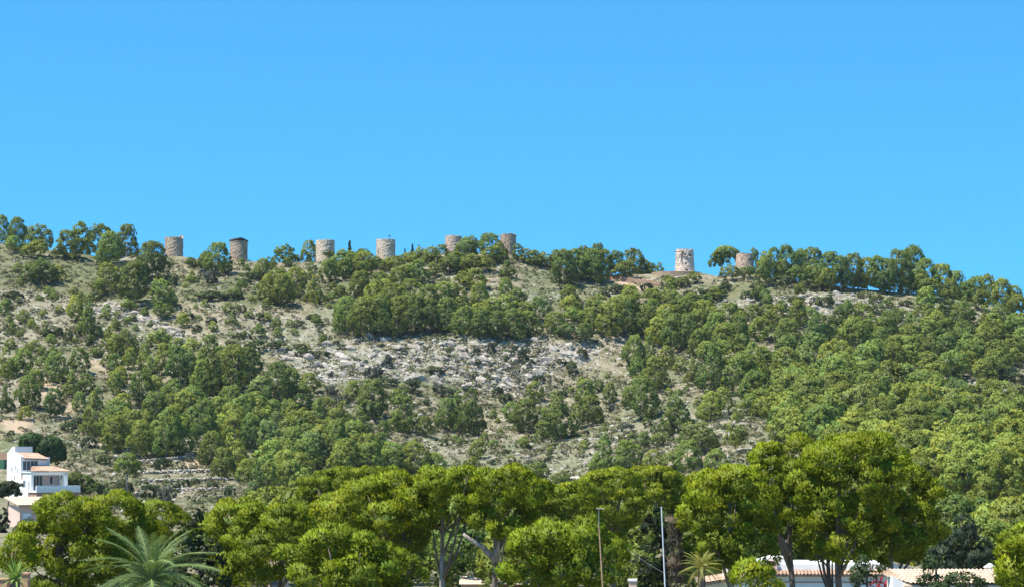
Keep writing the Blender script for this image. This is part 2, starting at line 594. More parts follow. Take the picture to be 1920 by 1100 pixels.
zr = np.zeros(GX.shape); zs = np.zeros(GX.shape); zg = np.zeros(GX.shape)
for k, p in ROCKS.items():
    w = {'main': 1.0, 'left': 1.0, 'ledge': 0.9, 'spur': 1.0, 'stony': 0.6, 'stony2': 0.5, 'stony3': 0.7, 'meadow': 0.28}[k]
    zr = np.maximum(zr, soft(inpoly(p, ju, jv) & inhill) * w)
zr *= np.clip(0.35 + 1.2 * fbm(GX / 4, GY / 4, 77, 3), 0, 1)
for p in SOILS: zs = np.maximum(zs, soft(inpoly(p, ju, jv) & inhill) * 0.85)
for p in GREENS: zg = np.maximum(zg, soft(inpoly(p, ju, jv) & inhill) * 0.7)
rough = zr * (np.abs(fbm(GX / 2.6, GY / 2.6, 41, 3) - 0.5) * 3.2 - 0.4)
GZ = GZ + np.where(inhill, rough, 0)
ny, nx = GX.shape
idx = np.arange(ny * nx).reshape(ny, nx)
FQ = np.stack([idx[:-1, :-1], idx[:-1, 1:], idx[1:, 1:], idx[1:, :-1]], -1).reshape(-1, 4)
gm = mesh_np('ground', np.stack([GX, GY, GZ], -1).reshape(-1, 3), FQ, M['ground'], smooth=True)
za = gm.attributes.new('zone', 'FLOAT_COLOR', 'POINT')
zc = np.ones((ny * nx, 4), np.float32); zc[:, 0] = zr.ravel(); zc[:, 1] = zs.ravel(); zc[:, 2] = zg.ravel()
za.data.foreach_set('color', zc.ravel())
tag(put('ground', gm), kind='structure')


# ------------------------------------------------------------------ leaf cloud builders
def unit(a): return a / (np.linalg.norm(a, axis=-1, keepdims=True) + 1e-9)


def sph(n): return unit(rng.normal(size=(n, 3)))


def leaf_tris(P, O, size, aspect=0.6, up=0.25, spread=0.8):
    """one triangle per point, facing roughly along O"""
    n = len(P)
    N = unit(O * 0.7 + sph(n) * spread + np.array([0, 0, up]))
    T = unit(np.cross(N, sph(n))); B = np.cross(N, T)
    s = (size * rng.uniform(0.7, 1.3, n))[:, None]
    a = P + T * s * 0.62; b = P - T * s * 0.38 + B * s * aspect * 0.5; c = P - T * s * 0.38 - B * s * aspect * 0.5
    flip = (np.einsum('ij,ij->i', np.cross(b - a, c - a), O) < 0)
    b2 = np.where(flip[:, None], c, b); c2 = np.where(flip[:, None], b, c)
    V = np.stack([a, b2, c2], 1).reshape(-1, 3)
    return V, N


def needle_tris(P, O, L, W, k=4, spread=0.65, up=0.45):
    """tufts of k narrow triangles that fan out from each point"""
    n = len(P)
    P = np.repeat(P, k, 0); O2 = np.repeat(O, k, 0)
    A = unit(O2 * 0.8 + np.array([0, 0, up]) + sph(n * k) * spread)
    T = unit(np.cross(A, sph(n * k)))
    l = (L * rng.uniform(0.65, 1.25, n * k))[:, None]; w = (W * rng.uniform(0.7, 1.3, n * k))[:, None]
    a = P + T * w * 0.5; b = P - T * w * 0.5; c = P + A * l
    flip = (np.einsum('ij,ij->i', np.cross(b - a, c - a), O2) < 0)
    a2 = np.where(flip[:, None], b, a); b2 = np.where(flip[:, None], a, b)
    return np.stack([a2, b2, c], 1).reshape(-1, 3), O2


def on_lobes(lobes, n_total, low=-0.35, bury=0.8):
    """points on the outside of a set of ellipsoid lobes -> (points, outward)"""
    Cs = np.array([l[0] for l in lobes], float); Rs = np.array([l[1] for l in lobes], float)
    area = (Rs[:, 0] * Rs[:, 1] + Rs[:, 0] * Rs[:, 2] + Rs[:, 1] * Rs[:, 2]); pr = area / area.sum()
    outP = []; outN = []; got = 0
    for _ in range(12):
        m = n_total * 2
        li = rng.choice(len(lobes), m, p=pr)
        d = sph(m)
        keep = (d[:, 2] > low) | (rng.random(m) < 0.25)
        P = Cs[li] + d * Rs[li]
        rel = (P[:, None, :] - Cs[None]) / Rs[None]
        q = (rel ** 2).sum(-1); q[np.arange(m), li] = 9
        keep &= (q.min(1) > bury ** 2)
        outP.append(P[keep]); outN.append(unit(d[keep] / Rs[li][keep])); got += keep.sum()
        if got >= n_total: break
    return np.concatenate(outP)[:n_total], np.concatenate(outN)[:n_total]


def cloud(lobes, n_clump, clump_r, per, leaf, mat, name, low=-0.35, tintvar=0.25, bury=0.8, flat=0.8, extra=None, cen=None):
    C, N = on_lobes(lobes, n_clump, low, bury)
    if extra is not None:
        C = np.concatenate([C, extra[0]]); N = np.concatenate([N, extra[1]])
    m = len(C)
    R = clump_r * rng.uniform(0.65, 1.35, m)
    ct = 1 + (rng.random((m, 1)) - 0.5) * 2 * tintvar
    cw = rng.random((m, 1)) - 0.5
    tint = np.concatenate([ct * (1 + 0.22 * cw), ct * (1 + 0.04 * cw), ct * (1 - 0.25 * cw)], 1)
    if cen is not None: N = unit(N + 0.7 * unit(C - np.array(cen)))
    ci = np.repeat(np.arange(m), per)
    d = unit(sph(m * per) + N[ci] * 0.55 + np.array([0, 0, 0.15]))
    P = C[ci] + d * (R[ci] * rng.uniform(0.45, 1.0, m * per) ** 0.6)[:, None] * np.array([1, 1, flat])
    if leaf[0] == 'tri':
        V, FN = leaf_tris(P, d, leaf[1], leaf[2]); k = 1
        O = np.repeat(d * 0.45 + N[ci] * 0.8 + FN * 0.2, 3, 0)
    else:
        k = leaf[3]
        V, O2 = needle_tris(P, d, leaf[1], leaf[2], k)
        O = np.repeat(np.repeat(d * 0.7 + N[ci] * 0.55, k, 0) + sph(m * per * k) * 0.25, 3, 0)
    TT = np.repeat(tint[ci], 3 * k, 0) * rng.uniform(0.88, 1.12, (len(V) // 3, 1)).repeat(3, 0)
    F = np.arange(len(V)).reshape(-1, 3)
    return V, F, np.clip(TT, 0.1, 3), unit(O)


def cloud_mesh(name, mat, *a, **k):
    V, F, T, N = cloud(*a, mat, name, **k)
    return mesh_np(name, V, F, mat, T, N)


def rand_lobes(kind, W, H, seed, n=8):
    r = np.random.default_rng(seed)
    L = []
    if kind == 'round':
        L.append(((0, 0, H * 0.50), (W * 0.33, W * 0.33, H * 0.44)))
        for i in range(n):
            a = 2 * math.pi * (i + r.uniform(-0.3, 0.3)) / n
            z = r.uniform(0.22, 0.60) * H; rr = r.uniform(0.18, 0.32) * W * (1.15 - 0.5 * abs(z / H - 0.35))
            s = r.uniform(0.15, 0.23) * W
            L.append(((math.cos(a) * rr, math.sin(a) * rr, z), (s, s, s * 0.95 * H / W * 1.05)))
        for i in range(3):
            a = r.uniform(0, 6.28); s = r.uniform(0.15, 0.2) * W
            L.append(((math.cos(a) * W * 0.13, math.sin(a) * W * 0.13, H * r.uniform(0.72, 0.84)), (s, s, s * 0.9 * H / W)))
    elif kind == 'cone':
        lv = 6
        for i in range(lv):
            z = H * (0.18 + 0.68 * i / (lv - 1)); rad = W * 0.36 * (1 - 0.85 * i / (lv - 1))
            m = max(1, int(5 - i * 0.7))
            for j in range(m):
                a = 2 * math.pi * (j + r.uniform(-0.3, 0.3) + 0.5 * (i % 2)) / m; s = W * (0.20 - 0.018 * i) * r.uniform(0.8, 1.2)
                L.append(((math.cos(a) * rad, math.sin(a) * rad, z + r.uniform(-0.04, 0.04) * H), (s, s, H * 0.12)))
    elif kind == 'broad':
        for i in range(n + 4):
            a = 2 * math.pi * r.random(); q = math.sqrt(r.random()) * 0.36 * W
            z = H * (0.26 + 0.52 * (1 - (q / (0.4 * W)) ** 2)) - r.uniform(0, 0.12) * H
            s = r.uniform(0.15, 0.23) * W
            L.append(((math.cos(a) * q, math.sin(a) * q, z), (s, s, H * r.uniform(0.16, 0.23))))
    elif kind == 'umbrella':
        for i in range(n + 5):
            a = 2 * math.pi * r.random(); q = math.sqrt(r.random()) * 0.38 * W
            z = H * (0.66 + 0.20 * (1 - (q / (0.4 * W)) ** 2)) - r.uniform(0, 0.10) * H
            s = r.uniform(0.14, 0.2) * W
            L.append(((math.cos(a) * q, math.sin(a) * q, z), (s, s, H * r.uniform(0.09, 0.13))))
    return L


# ------------------------------------------------------------------ hillside pines: shared crowns and trunks
HW, HH = 6.5, 7.0
HILL = {'round': [], 'cone': [], 'broad': [], 'umbrella': []}
for kind, nv in (('round', 6), ('cone', 3), ('broad', 5), ('umbrella', 2)):
    for i in range(nv):
        lob = rand_lobes(kind, HW, HH, 100 + i * 7 + len(kind), 7)
        V, F, T, N = cloud(lob, 190, 0.55, 30, ('tri', 0.34, 0.65), None, '', low=-0.8, tintvar=0.16, cen=(0, 0, HH * 0.4))
        V2, F2, T2, N2 = cloud(lob, 120, 0.60, 17, ('tri', 0.50, 0.65), None, '', low=-0.6, tintvar=0.16, cen=(0, 0, HH * 0.4))
        HILL[kind].append((mesh_np('pine_crown', V, F, M['hillpine'], T, N), (V2, F2, T2, N2)))


def trunk_mesh(H, r0, lean, seed, limbs=4, mat=None):
    r = random.Random(seed); b = MB()
    pts = []; rad = []
    for i in range(7):
        t = i / 6
        pts.append((lean * t * t * H * 0.2 + r.uniform(-0.02, 0.02) * H, r.uniform(-0.02, 0.02) * H, -0.4 + t * (H * 0.85 + 0.4)))
        rad.append(r0 * (1 - 0.8 * t))
    b.tube(pts, rad, 6)
    for k in range(limbs):
        j = 2 + k % 4; a = r.uniform(0, 6.28); p = Vector(pts[j]); L = H * r.uniform(0.2, 0.34)
        e = p + Vector((math.cos(a) * L, math.sin(a) * L, L * 0.55))
        b.tube([p, p.lerp(e, 0.5) + Vector((0, 0, -0.05 * L)), e], [rad[j] * 0.6, rad[j] * 0.4, rad[j] * 0.15], 5)
    return b.mesh('trunk', mat or M['bark'], True)


HTRUNK = [trunk_mesh(HH, 0.19, (-1) ** i * 0.5, 40 + i, mat=M['greybark'] if i % 2 else M['bark']) for i in range(4)]

TONES = {'d': (0.70, 0.77, 0.80), 'm': (0.95, 0.97, 0.92), 'l': (1.20, 1.18, 1.05), 'b': (1.05, 1.05, 1.45)}  # 'd': slightly darker needles, but mostly crown shading put into the tint
TWORD = {'d': 'dark green', 'm': 'mid green', 'l': 'pale green', 'b': 'grey green'}
ORD = 'first second third fourth fifth sixth seventh eighth ninth tenth eleventh twelfth thirteenth fourteenth fifteenth sixteenth seventeenth eighteenth nineteenth twentieth'.split()

TREES = []      # dicts: u v w h tone zone P D


def trees(zone, txt):
    for row in txt.split():
        a = row.split(',')
        u, v, w, h = (float(q) for q in a[:4])
        TREES.append(dict(u=u, v=v, w=w, h=h, t=a[4], zone=zone, kind=a[5] if len(a) > 5 else None))


trees('on the ridge end before the ragged brown tower',
      '4,455,40,46,d,round 31,462,38,52,d,round 72,462,52,44,d 20,472,36,30,l 68,484,50,34,l 130,486,52,52,d 153,466,44,44,d,round 190,482,56,56,d 206,499,52,62,m 236,474,46,50,d,round 285,528,66,72,d 112,484,30,24,m')
trees('on the open slope below the two brown towers',
      '72,533,58,50,d 110,527,26,28,l 200,552,44,56,m 250,572,60,74,d 305,576,52,48,l 302,596,38,32,m 242,582,28,22,l 165,630,42,58,m,cone 142,604,34,48,l 44,606,24,24,m 8,592,24,28,m 92,557,24,20,l 228,545,34,40,m')
trees('beside the slanted roofed brown tower', '408,516,50,58,m 384,507,32,30,d 440,560,26,22,m 388,498,26,26,d 355,500,24,18,m')
trees('around the pale tower with a pine before it',
      '531,492,48,36,d 578,491,38,36,d 616,488,22,17,d,umbrella 648,516,58,48,m 682,520,50,46,m 678,488,38,22,d 645,526,34,40,m 492,526,30,40,m 660,500,40,30,m 702,506,34,26,m')
trees('on the upper slope under the pale towers',
      '505,568,38,50,l 530,573,44,56,m 553,556,40,52,m 522,532,44,28,l 589,568,34,46,m,cone 613,530,36,40,m 620,566,24,18,m 674,558,44,48,m 712,536,34,28,m 722,560,36,36,l 745,542,34,36,m 785,532,40,42,m 812,520,24,26,l 738,508,44,28,m 705,566,40,40,m 760,520,36,26,m 640,560,30,24,m')
trees('on the crest between weathervane tower and pink tower', '790,492,34,28,m 808,496,34,32,m 828,494,32,34,d 772,500,36,28,m 760,490,26,16,m 842,512,40,34,m')
trees('round the half hidden pink tower', '850,508,52,36,d 872,492,44,44,d 885,472,40,28,d 918,476,46,38,d,round 936,486,30,30,m 926,496,48,36,m 905,510,40,30,m 880,512,44,36,m 952,522,30,34,d,cone 890,545,44,40,m 868,535,30,26,l')
trees('in the dark grove above the grey rock face',
      '650,624,50,66,m 680,634,52,74,m 712,634,52,78,m 745,630,54,72,m 778,627,50,72,d 806,624,46,62,d 836,622,52,62,d 870,627,48,52,m 902,632,48,50,d 932,634,48,50,d 965,634,52,52,d 994,630,42,46,m 640,604,34,44,m')
trees('in the upper rows of the dark grove',
      '700,576,46,42,l 735,582,52,48,m 770,572,46,46,l 802,577,42,42,m 832,567,38,36,l 850,562,42,32,m 860,592,46,38,m 760,596,44,42,m 800,600,42,40,m 690,598,44,40,m 720,602,44,42,m 838,596,40,36,l 898,580,38,48,m 925,600,42,40,l 952,596,46,42,l 905,600,44,38,l 985,598,44,36,l 948,562,30,40,m 968,580,40,36,m 1012,602,38,44,d')
trees('in the crest thicket before the windmill',
      '972,489,26,30,d 988,494,28,26,m 1004,499,32,28,d 1048,500,30,26,m 1020,502,36,30,m 1040,494,32,26,d 1058,536,52,64,d 1082,526,50,56,d 1112,530,56,60,d 1132,522,42,52,d 1092,500,36,36,d 1118,496,38,34,d 1158,516,42,42,d 1190,513,46,42,d 1172,524,46,36,m 1204,514,34,28,m 1219,513,30,24,d 1000,500,26,20,m')
trees('on the slope below the windmill terrace',
      '1255,540,30,24,m 1280,539,34,20,m 1300,531,26,22,m 1256,561,30,34,l,cone 1262,572,34,26,d 1368,527,38,32,b 1402,521,32,24,m 1238,508,16,14,d 1300,575,40,28,m 1340,560,34,22,m 1322,572,30,22,m 1225,560,30,22,m')
trees('framing the squat brown tower', '1360,503,48,40,d,umbrella 1344,505,28,26,d,umbrella 1416,501,26,30,d 1430,535,36,46,m 1440,520,40,44,m')
trees('in the mid slope clump below the crest thicket',
      '1070,576,42,38,m 1076,607,42,32,l 1108,622,26,38,m 1040,625,44,40,m 1062,634,40,30,d 1090,638,44,34,d 1145,632,56,62,m 1176,628,52,68,m 1207,632,52,58,m 1160,587,44,38,l 1186,572,46,38,l 1225,590,32,30,m 1220,567,32,26,m 1250,612,46,40,l 1290,600,50,42,m 1322,608,50,44,l 1276,580,34,28,m 1236,648,46,52,l 1262,660,44,66,m 1290,652,46,62,d 1312,636,44,50,m 1340,640,44,52,m 1370,622,52,52,m 1386,655,40,60,m 1336,612,40,36,m 1358,660,46,50,l 1310,668,42,48,l')
trees('on the stony slope between rock face and spur forest',
      '1190,692,42,62,m 1216,692,38,62,m 1196,717,38,46,m 1230,732,46,62,m 1206,786,62,78,m 1270,813,56,80,d,cone 1332,790,52,52,l 1357,776,42,46,l 1376,836,32,54,m 1310,850,72,62,b 1206,843,28,32,d 1240,836,34,28,m 1300,722,28,52,m 1336,730,54,84,d 1250,690,30,40,m 1275,700,26,30,l')
trees('in the scattered row under the rock face',
      '985,812,54,62,d 1004,752,36,36,m 1044,823,70,84,d,cone 1083,802,28,42,l 1110,797,44,52,m 1097,762,42,48,m 1143,757,26,38,m 838,806,42,58,m 884,816,48,90,d,cone 858,802,38,62,m 757,811,52,80,d,cone 796,818,30,38,d 700,788,56,72,d 660,752,30,38,m 718,820,24,32,m 680,834,24,32,m 712,846,36,34,d 895,861,32,36,m 960,790,36,34,m 742,760,30,30,m')
trees('on the lower meadow edge behind the umbrella pines',
      '1132,888,44,74,m 1176,882,52,54,m 1226,882,42,38,m 1292,882,52,54,m 780,892,62,62,l 736,884,52,52,l 690,887,56,54,m 650,884,60,60,m 816,892,38,44,l 1000,905,60,40,m 1050,915,40,34,m 1255,890,40,40,m 1345,895,50,50,m')
trees('on the pale slope above the white villa',
      '10,708,34,52,m 44,703,42,46,l 107,716,44,54,m 148,699,40,46,d 52,768,46,62,m 66,730,36,38,m 10,772,28,50,d 102,783,42,52,d 136,744,32,50,m 163,736,32,36,m 149,772,28,38,m 178,817,48,88,d 47,788,26,26,l 30,690,30,26,m 80,690,24,22,m')
trees('in the wood edge beside the pale slope',
      '217,670,30,42,m 241,667,26,44,m 244,692,28,40,m 217,710,32,46,m 216,740,28,42,m 271,674,22,28,m 283,710,28,44,m 267,763,54,62,d 230,777,36,38,l 310,702,42,54,m 335,717,46,64,d 356,722,38,56,d 380,738,42,62,m 397,742,46,84,d 440,737,60,84,m 466,722,46,68,d 415,690,36,40,m')
trees('in the lower wood beside the terraced field',
      '350,807,60,72,m 382,838,60,82,d 218,844,52,62,m 262,858,46,68,m 312,858,60,86,m 336,852,50,70,m 290,792,52,54,m 325,782,46,44,m 432,787,60,62,m 458,804,52,62,m 472,846,44,64,d 397,870,52,60,m 420,898,46,58,m 462,905,40,44,l 440,840,50,60,l 250,820,44,50,m 410,800,46,54,m')
trees('in the lower wood under the rock face',
      '520,768,58,84,d 566,771,46,48,m 580,737,36,38,m 545,802,42,50,m 596,806,38,58,m 626,817,38,50,m 586,872,60,62,b 550,864,52,62,m 629,870,54,80,m 642,878,42,52,d 502,852,42,62,b 520,832,42,58,b 530,914,52,68,l 560,904,46,54,l 482,934,36,62,b 500,930,42,60,m 490,800,50,56,m 510,790,44,40,m 575,840,44,44,b 600,850,46,50,l 545,730,36,40,m 660,860,46,44,m')
trees('in the forest along the falling right crest',
      '1452,506,38,38,d 1478,517,46,50,d 1500,522,46,48,m 1525,522,52,54,d 1555,541,50,66,d 1548,547,32,42,l 1576,546,46,62,d 1600,542,48,62,d 1626,544,52,58,m 1650,547,48,64,d 1668,550,46,62,d 1690,549,56,74,d 1713,542,56,76,d 1736,547,48,58,m 1765,553,52,54,m 1746,562,42,38,m 1790,561,48,50,m 1785,570,38,42,m 1836,563,54,46,d 1852,562,42,42,m 1880,568,48,42,m 1902,577,42,38,m 1840,582,36,36,m 1906,592,42,38,m 1816,560,34,30,m')
trees('below the pale ledges of the right crest',
      '1495,614,40,50,m 1460,620,42,46,m 1546,652,38,62,d 1528,657,46,72,d 1576,618,32,42,d 1480,652,52,52,l 1735,584,42,42,l 1425,640,44,44,m 1412,600,34,30,m 1440,600,34,30,m 1520,600,30,26,m')
lone = len(TREES)


def tree_extent(t, p):
    if t['u'] == 616: p = ridge_point(616, -1.5)
    elif p is None or p[1] > float(np.interp(t['u'], TU, TD[:, 5])) + 16:
        p = ridge_point(t['u'], 10 + (int(t['u'] * 7) % 8))
    t['P'] = p; D = p[1]
    top = rowz(t['v'] - t['h'], D)
    t['H'] = max(top - p[2], 1.2); t['W'] = t['w'] * D / 4330.0


HP = hits([(t['u'], t['v']) for t in TREES])
for t, p in zip(TREES, HP): tree_extent(t, p)


def fill(zone, poly, spacing, wm, n_try, tones, kinds, hr=(0.85, 1.15), dens=None):
    us = [p[0] for p in poly]; vs = [p[1] for p in poly]
    tr = np.array([(t['P'][0], t['P'][1]) for t in TREES])
    got = []
    cand = []
    while len(cand) < n_try:
        u = random.uniform(min(us), max(us)); v = random.uniform(min(vs), max(vs))
        if inpoly(poly, np.array([u]), np.array([v]))[0]: cand.append((u, v))
    for (u, v), p in zip(cand, hits(cand)):
        if p is None or p[1] > 690: continue
        w = random.uniform(*wm)
        sp = spacing * w / (0.5 * (wm[0] + wm[1]))
        if len(tr) and np.min(np.hypot(tr[:, 0] - p[0], (tr[:, 1] - p[1]) * 0.85)) < sp: continue
        tr = np.vstack([tr, [p[0], p[1]]])
        H = w * random.uniform(*hr)
        TREES.append(dict(u=u, v=v, w=w * 4330 / p[1], h=H * 4330 / p[1], t=random.choice(tones), zone=zone, kind=random.choice(kinds), P=p, W=w, H=H, fill=True))


KB = ['round', 'round', 'broad', 'broad', 'cone']
fill('in the woodland on the far right slope', [(1575, 610), (1720, 625), (1730, 690), (1640, 690), (1590, 660)], 4.6, (5.5, 7.5), 160, 'mmmdl', KB)
fill('in the woodland on the far right slope', [(1725, 600), (1920, 620), (1920, 690), (1830, 730), (1735, 715)], 4.6, (5.5, 7.5), 220, 'mmmdl', KB)
fill('in the upper spur forest', [(1360, 690), (1420, 690), (1490, 695), (1570, 700), (1660, 735), (1760, 755), (1920, 790), (1920, 850), (1700, 840), (1440, 800), (1375, 740)], 5.6, (7.0, 9.4), 620, 'mmmldb', KB)
fill('in the lower spur forest', [(1440, 800), (1700, 840), (1920, 850), (1920, 960), (1640, 930), (1500, 850)], 5.6, (7.0, 9.4), 600, 'mmllld', KB)
fill('in the lower wood beside the terraced field', [(200, 770), (330, 740), (480, 760), (480, 890), (400, 880), (300, 850), (200, 840)], 4.6, (5, 7), 60, 'mml', KB)
fill('in the lower wood under the rock face', [(480, 720), (560, 745), (640, 790), (700, 840), (720, 890), (560, 930), (480, 900)], 4.4, (5, 7), 110, 'mmlb', KB)
fill('in the wood edge beside the pale slope', [(200, 640), (480, 660), (480, 730), (330, 760), (210, 740)], 4.4, (4, 6), 50, 'mml', KB)
fill('in the forest along the falling right crest', [(1450, 515), (1740, 545), (1740, 556), (1450, 530)], 4.2, (5, 7), 60, 'dm', KB)
fill('in the mid slope clump below the crest thicket', [(1050, 590), (1250, 590), (1400, 620), (1400, 690), (1250, 660), (1060, 640)], 4.4, (5, 7), 70, 'mml', KB)

# band of pines on the flat valley floor behind the near row
fill('on the open slope below the two brown towers', [(0, 500), (330, 570), (620, 560), (620, 650), (480, 690), (0, 690)], 3.6, (1.5, 3.4), 150, 'mmlld', KB)
fill('on the upper slope under the pale towers', [(330, 500), (800, 500), (900, 530), (640, 570), (340, 570)], 3.4, (1.6, 3.4), 60, 'mml', KB)
fill('below the pale ledges of the right crest', [(1240, 560), (1500, 550), (1900, 600), (1900, 640), (1400, 620)], 3.4, (1.6, 3.6), 90, 'mmld', KB)
fill('on the stony slope between rock face and spur forest', [(1060, 680), (1380, 690), (1400, 840), (1100, 880), (740, 880), (760, 800), (1060, 760)], 3.6, (1.2, 3.0), 90, 'mmlld', KB)
vr = np.random.default_rng(5)
vt = []
for _ in range(1200):
    D = vr.uniform(165, 410); u = vr.uniform(-60, 1980)
    lim = np.interp(u, [0, 140, 200, 450, 520, 1100, 1350, 1450, 1700, 1920], [1010, 1000, 975, 945, 912, 905, 900, 885, 905, 935])
    p = pix(u, 900, D); x = p[0]; z = float(zterr(x, D))
    W = vr.uniform(5.0, 8.0); H = W * vr.uniform(0.85, 1.15)
    vtop = topix(x, D, z + H)[1]
    if vtop < lim or vtop > 1090: continue
    if u < 110 and D > 270: continue
    if any(math.hypot(x - q[0], D - q[1]) < 7.0 for q in vt): continue
    vt.append((x, D))
    TREES.append(dict(u=u, v=vtop + H * 4330 / D, w=W * 4330 / D, h=H * 4330 / D, t='mmld'[int(vr.integers(4))], zone='on the valley floor behind the near pines', kind=KB[int(vr.integers(5))], P=(x, D, z), W=W, H=H, near=True))

TREES.append(dict(u=238, v=930, w=48, h=84, t='m', zone='lone', kind='lone', P=hits([(238, 930)])[0], W=0, H=0))
t0 = TREES[-1]; t0['W'] = 48 * t0['P'][1] / 4330; t0['H'] = 84 * t0['P'][1] / 4330

order = sorted(TREES, key=lambda t: -(t['w'] * t['h'] * (0.2 if t.get('near') else 0.34 if t.get('fill') else 1)))
N_IND = 275
ind = order[:N_IND]; rest = order[N_IND:]
if t0 in rest: rest.remove(t0); ind.append(t0)
zones = {}
for t in ind: zones.setdefault(t['zone'], []).append(t)
ROWW = ['front row', 'second row', 'third row', 'fourth row', 'fifth row', 'sixth row', 'seventh row', 'eighth row', 'ninth row', 'tenth row']
for z, L in zones.items():
    n = len(L)
    rows = 1 if n <= 18 else math.ceil(n / 12)
    L.sort(key=lambda t: -t['v'])
    print(z, n)
    per = math.ceil(n / rows)
    for r in range(rows):
        R = sorted(L[r * per:(r + 1) * per], key=lambda t: t['u'])
        for i, t in enumerate(R):
            kind = t['kind'] or ('cone' if t['h'] > 1.5 * t['w'] else 'broad' if t['w'] > 1.15 * t['h'] else 'round')
            t['kind'] = kind
            sh = {'round': 'rounded', 'cone': 'pointed', 'broad': 'broad', 'umbrella': 'flat topped', 'lone': 'lone'}[kind]
            tw = TWORD[t['t']].replace(' green', '-green')
            if rows == 1: t['label'] = f"{tw} {sh} pine, {ORD[i]} from left {z}"
            else: t['label'] = f"{tw} {sh} pine, {ORD[i]} from left, {ROWW[r]} {z}"
for k, t in enumerate(rest):
    t['kind'] = t['kind'] or ('cone' if t['h'] > 1.5 * t['w'] else 'broad' if t['w'] > 1.15 * t['h'] else 'round')


def tone_of(t, i):
    r = random.Random(i * 31 + int(t['u']))
    c = TONES[t['t']]; g = r.uniform(0.8, 1.2); y = r.uniform(-0.12, 0.12)
    return (c[0] * g * (1 + y), c[1] * g, c[2] * g * (1 - y))


lone_crown = None
for i, t in enumerate(ind):
    x, y, z = t['P']
    if t['kind'] == 'lone':
        e = empty('pine_tree', (x, y, z), 0, 'small round pine on a bare thin trunk, alone on the terraced field beside the villa', 'pine tree')
        V, F, T, N = cloud(rand_lobes('round', t['W'], t['H'] * 0.62, 9, 7), 90, 0.5, 22, ('tri', 0.42, 0.6), None, '', tintvar=0.2)
        V = V + np.array([0, 0, t['H'] * 0.36])
        put('crown', mesh_np('pine_crown', V, F, M['hillpine'], T, N), e, color=(0.9, 0.95, 0.9))
        b = MB(); b.tube([(0.1, 0, -0.4), (0, 0.05, t['H'] * 0.3), (0.05, 0, t['H'] * 0.75)], [0.17, 0.13, 0.06], 7)
        b.build('trunk', M['greybark'], e, smooth=True)
        continue
    vs = HILL[t['kind']]
    r = random.Random(i)
    me = vs[r.randrange(len(vs))][0]
    e = empty('pine_tree', (x, y, z - 0.1), 0, t['label'], 'pine tree', 'pines ' + t['zone'])
    rz = r.uniform(0, 6.28); s = (t['W'] / HW * 1.06, t['W'] / HW * 1.06, t['H'] / HH * 1.08)
    put('crown', me, e, rot=(0, 0, rz), scale=s, color=tone_of(t, i))
    put('trunk', HTRUNK[i % 4], e, rot=(0, 0, rz), scale=(s[0] * 0.9, s[1] * 0.9, s[2] * 0.9))

# the pines past the three hundred that show largest: one woodland mass
AV = []; AF = []; AT = []; AN = []; base = 0
TV2 = []; TF2 = []; tb = 0
for i, t in enumerate(rest):
    r = random.Random(1000 + i)
    vs = HILL[t['kind']]; V, F, T, N = vs[r.randrange(len(vs))][1]
    a = r.uniform(0, 6.28); ca, sa = math.cos(a), math.sin(a)
    R = np.array([[ca, -sa, 0], [sa, ca, 0], [0, 0, 1.0]]); s = np.array([t['W'] / HW * 1.06, t['W'] / HW * 1.06, t['H'] / HH * 1.08])
    AV.append((V * s) @ R.T + np.array([t['P'][0], t['P'][1], t['P'][2] - 0.1])); AF.append(F + base); base += len(V)
    AT.append(T * np.array(tone_of(t, i))); AN.append(unit((N / s) @ R.T))
if AV:
    tag(put('pine_wood', mesh_np('pine_wood', np.concatenate(AV), np.concatenate(AF), M['hillpine'], np.concatenate(AT), np.concatenate(AN))), kind='stuff',
        label='smaller pines massed over the wooded hillside', cat='woodland')
print('pines', len(TREES), 'individual', len(ind), 'rest', len(rest))

# ------------------------------------------------------------------ rocks
def ico(sub):
    import bmesh
    bm = bmesh.new(); bmesh.ops.create_icosphere(bm, subdivisions=sub, radius=1.0)
    V = np.array([v.co[:] for v in bm.verts]); F = np.array([[v.index for v in f.verts] for f in bm.faces]); bm.free()
    return V, F


def rock_np(sub, seed):
    V, F = ico(sub); r = np.random.default_rng(seed)
    V = V * r.uniform(0.75, 1.2, (len(V), 1))
    for _ in range(5):
        n = unit(r.normal(size=3)); d = r.uniform(0.45, 0.75)
        q = V @ n; V = V - np.outer(np.maximum(q - d, 0), n)
    return V, F


ROCKV = [rock_np(2, 60 + i) for i in range(10)]
ROCKS_M = [mesh_np('rock', V, F, M['rock']) for V, F in ROCKV]
ROCKLO = [rock_np(1, 90 + i) for i in range(8)]


def sample_poly(poly, n, seed):
    r = random.Random(seed); us = [p[0] for p in poly]; vs = [p[1] for p in poly]; out = []
    while len(out) < n:
        u = r.uniform(min(us), max(us)); v = r.uniform(min(vs), max(vs))
        if inpoly(poly, np.array([u]), np.array([v]))[0]: out.append((u, v))
    return [p for p in hits(out) if p is not None and p[1] < 690]


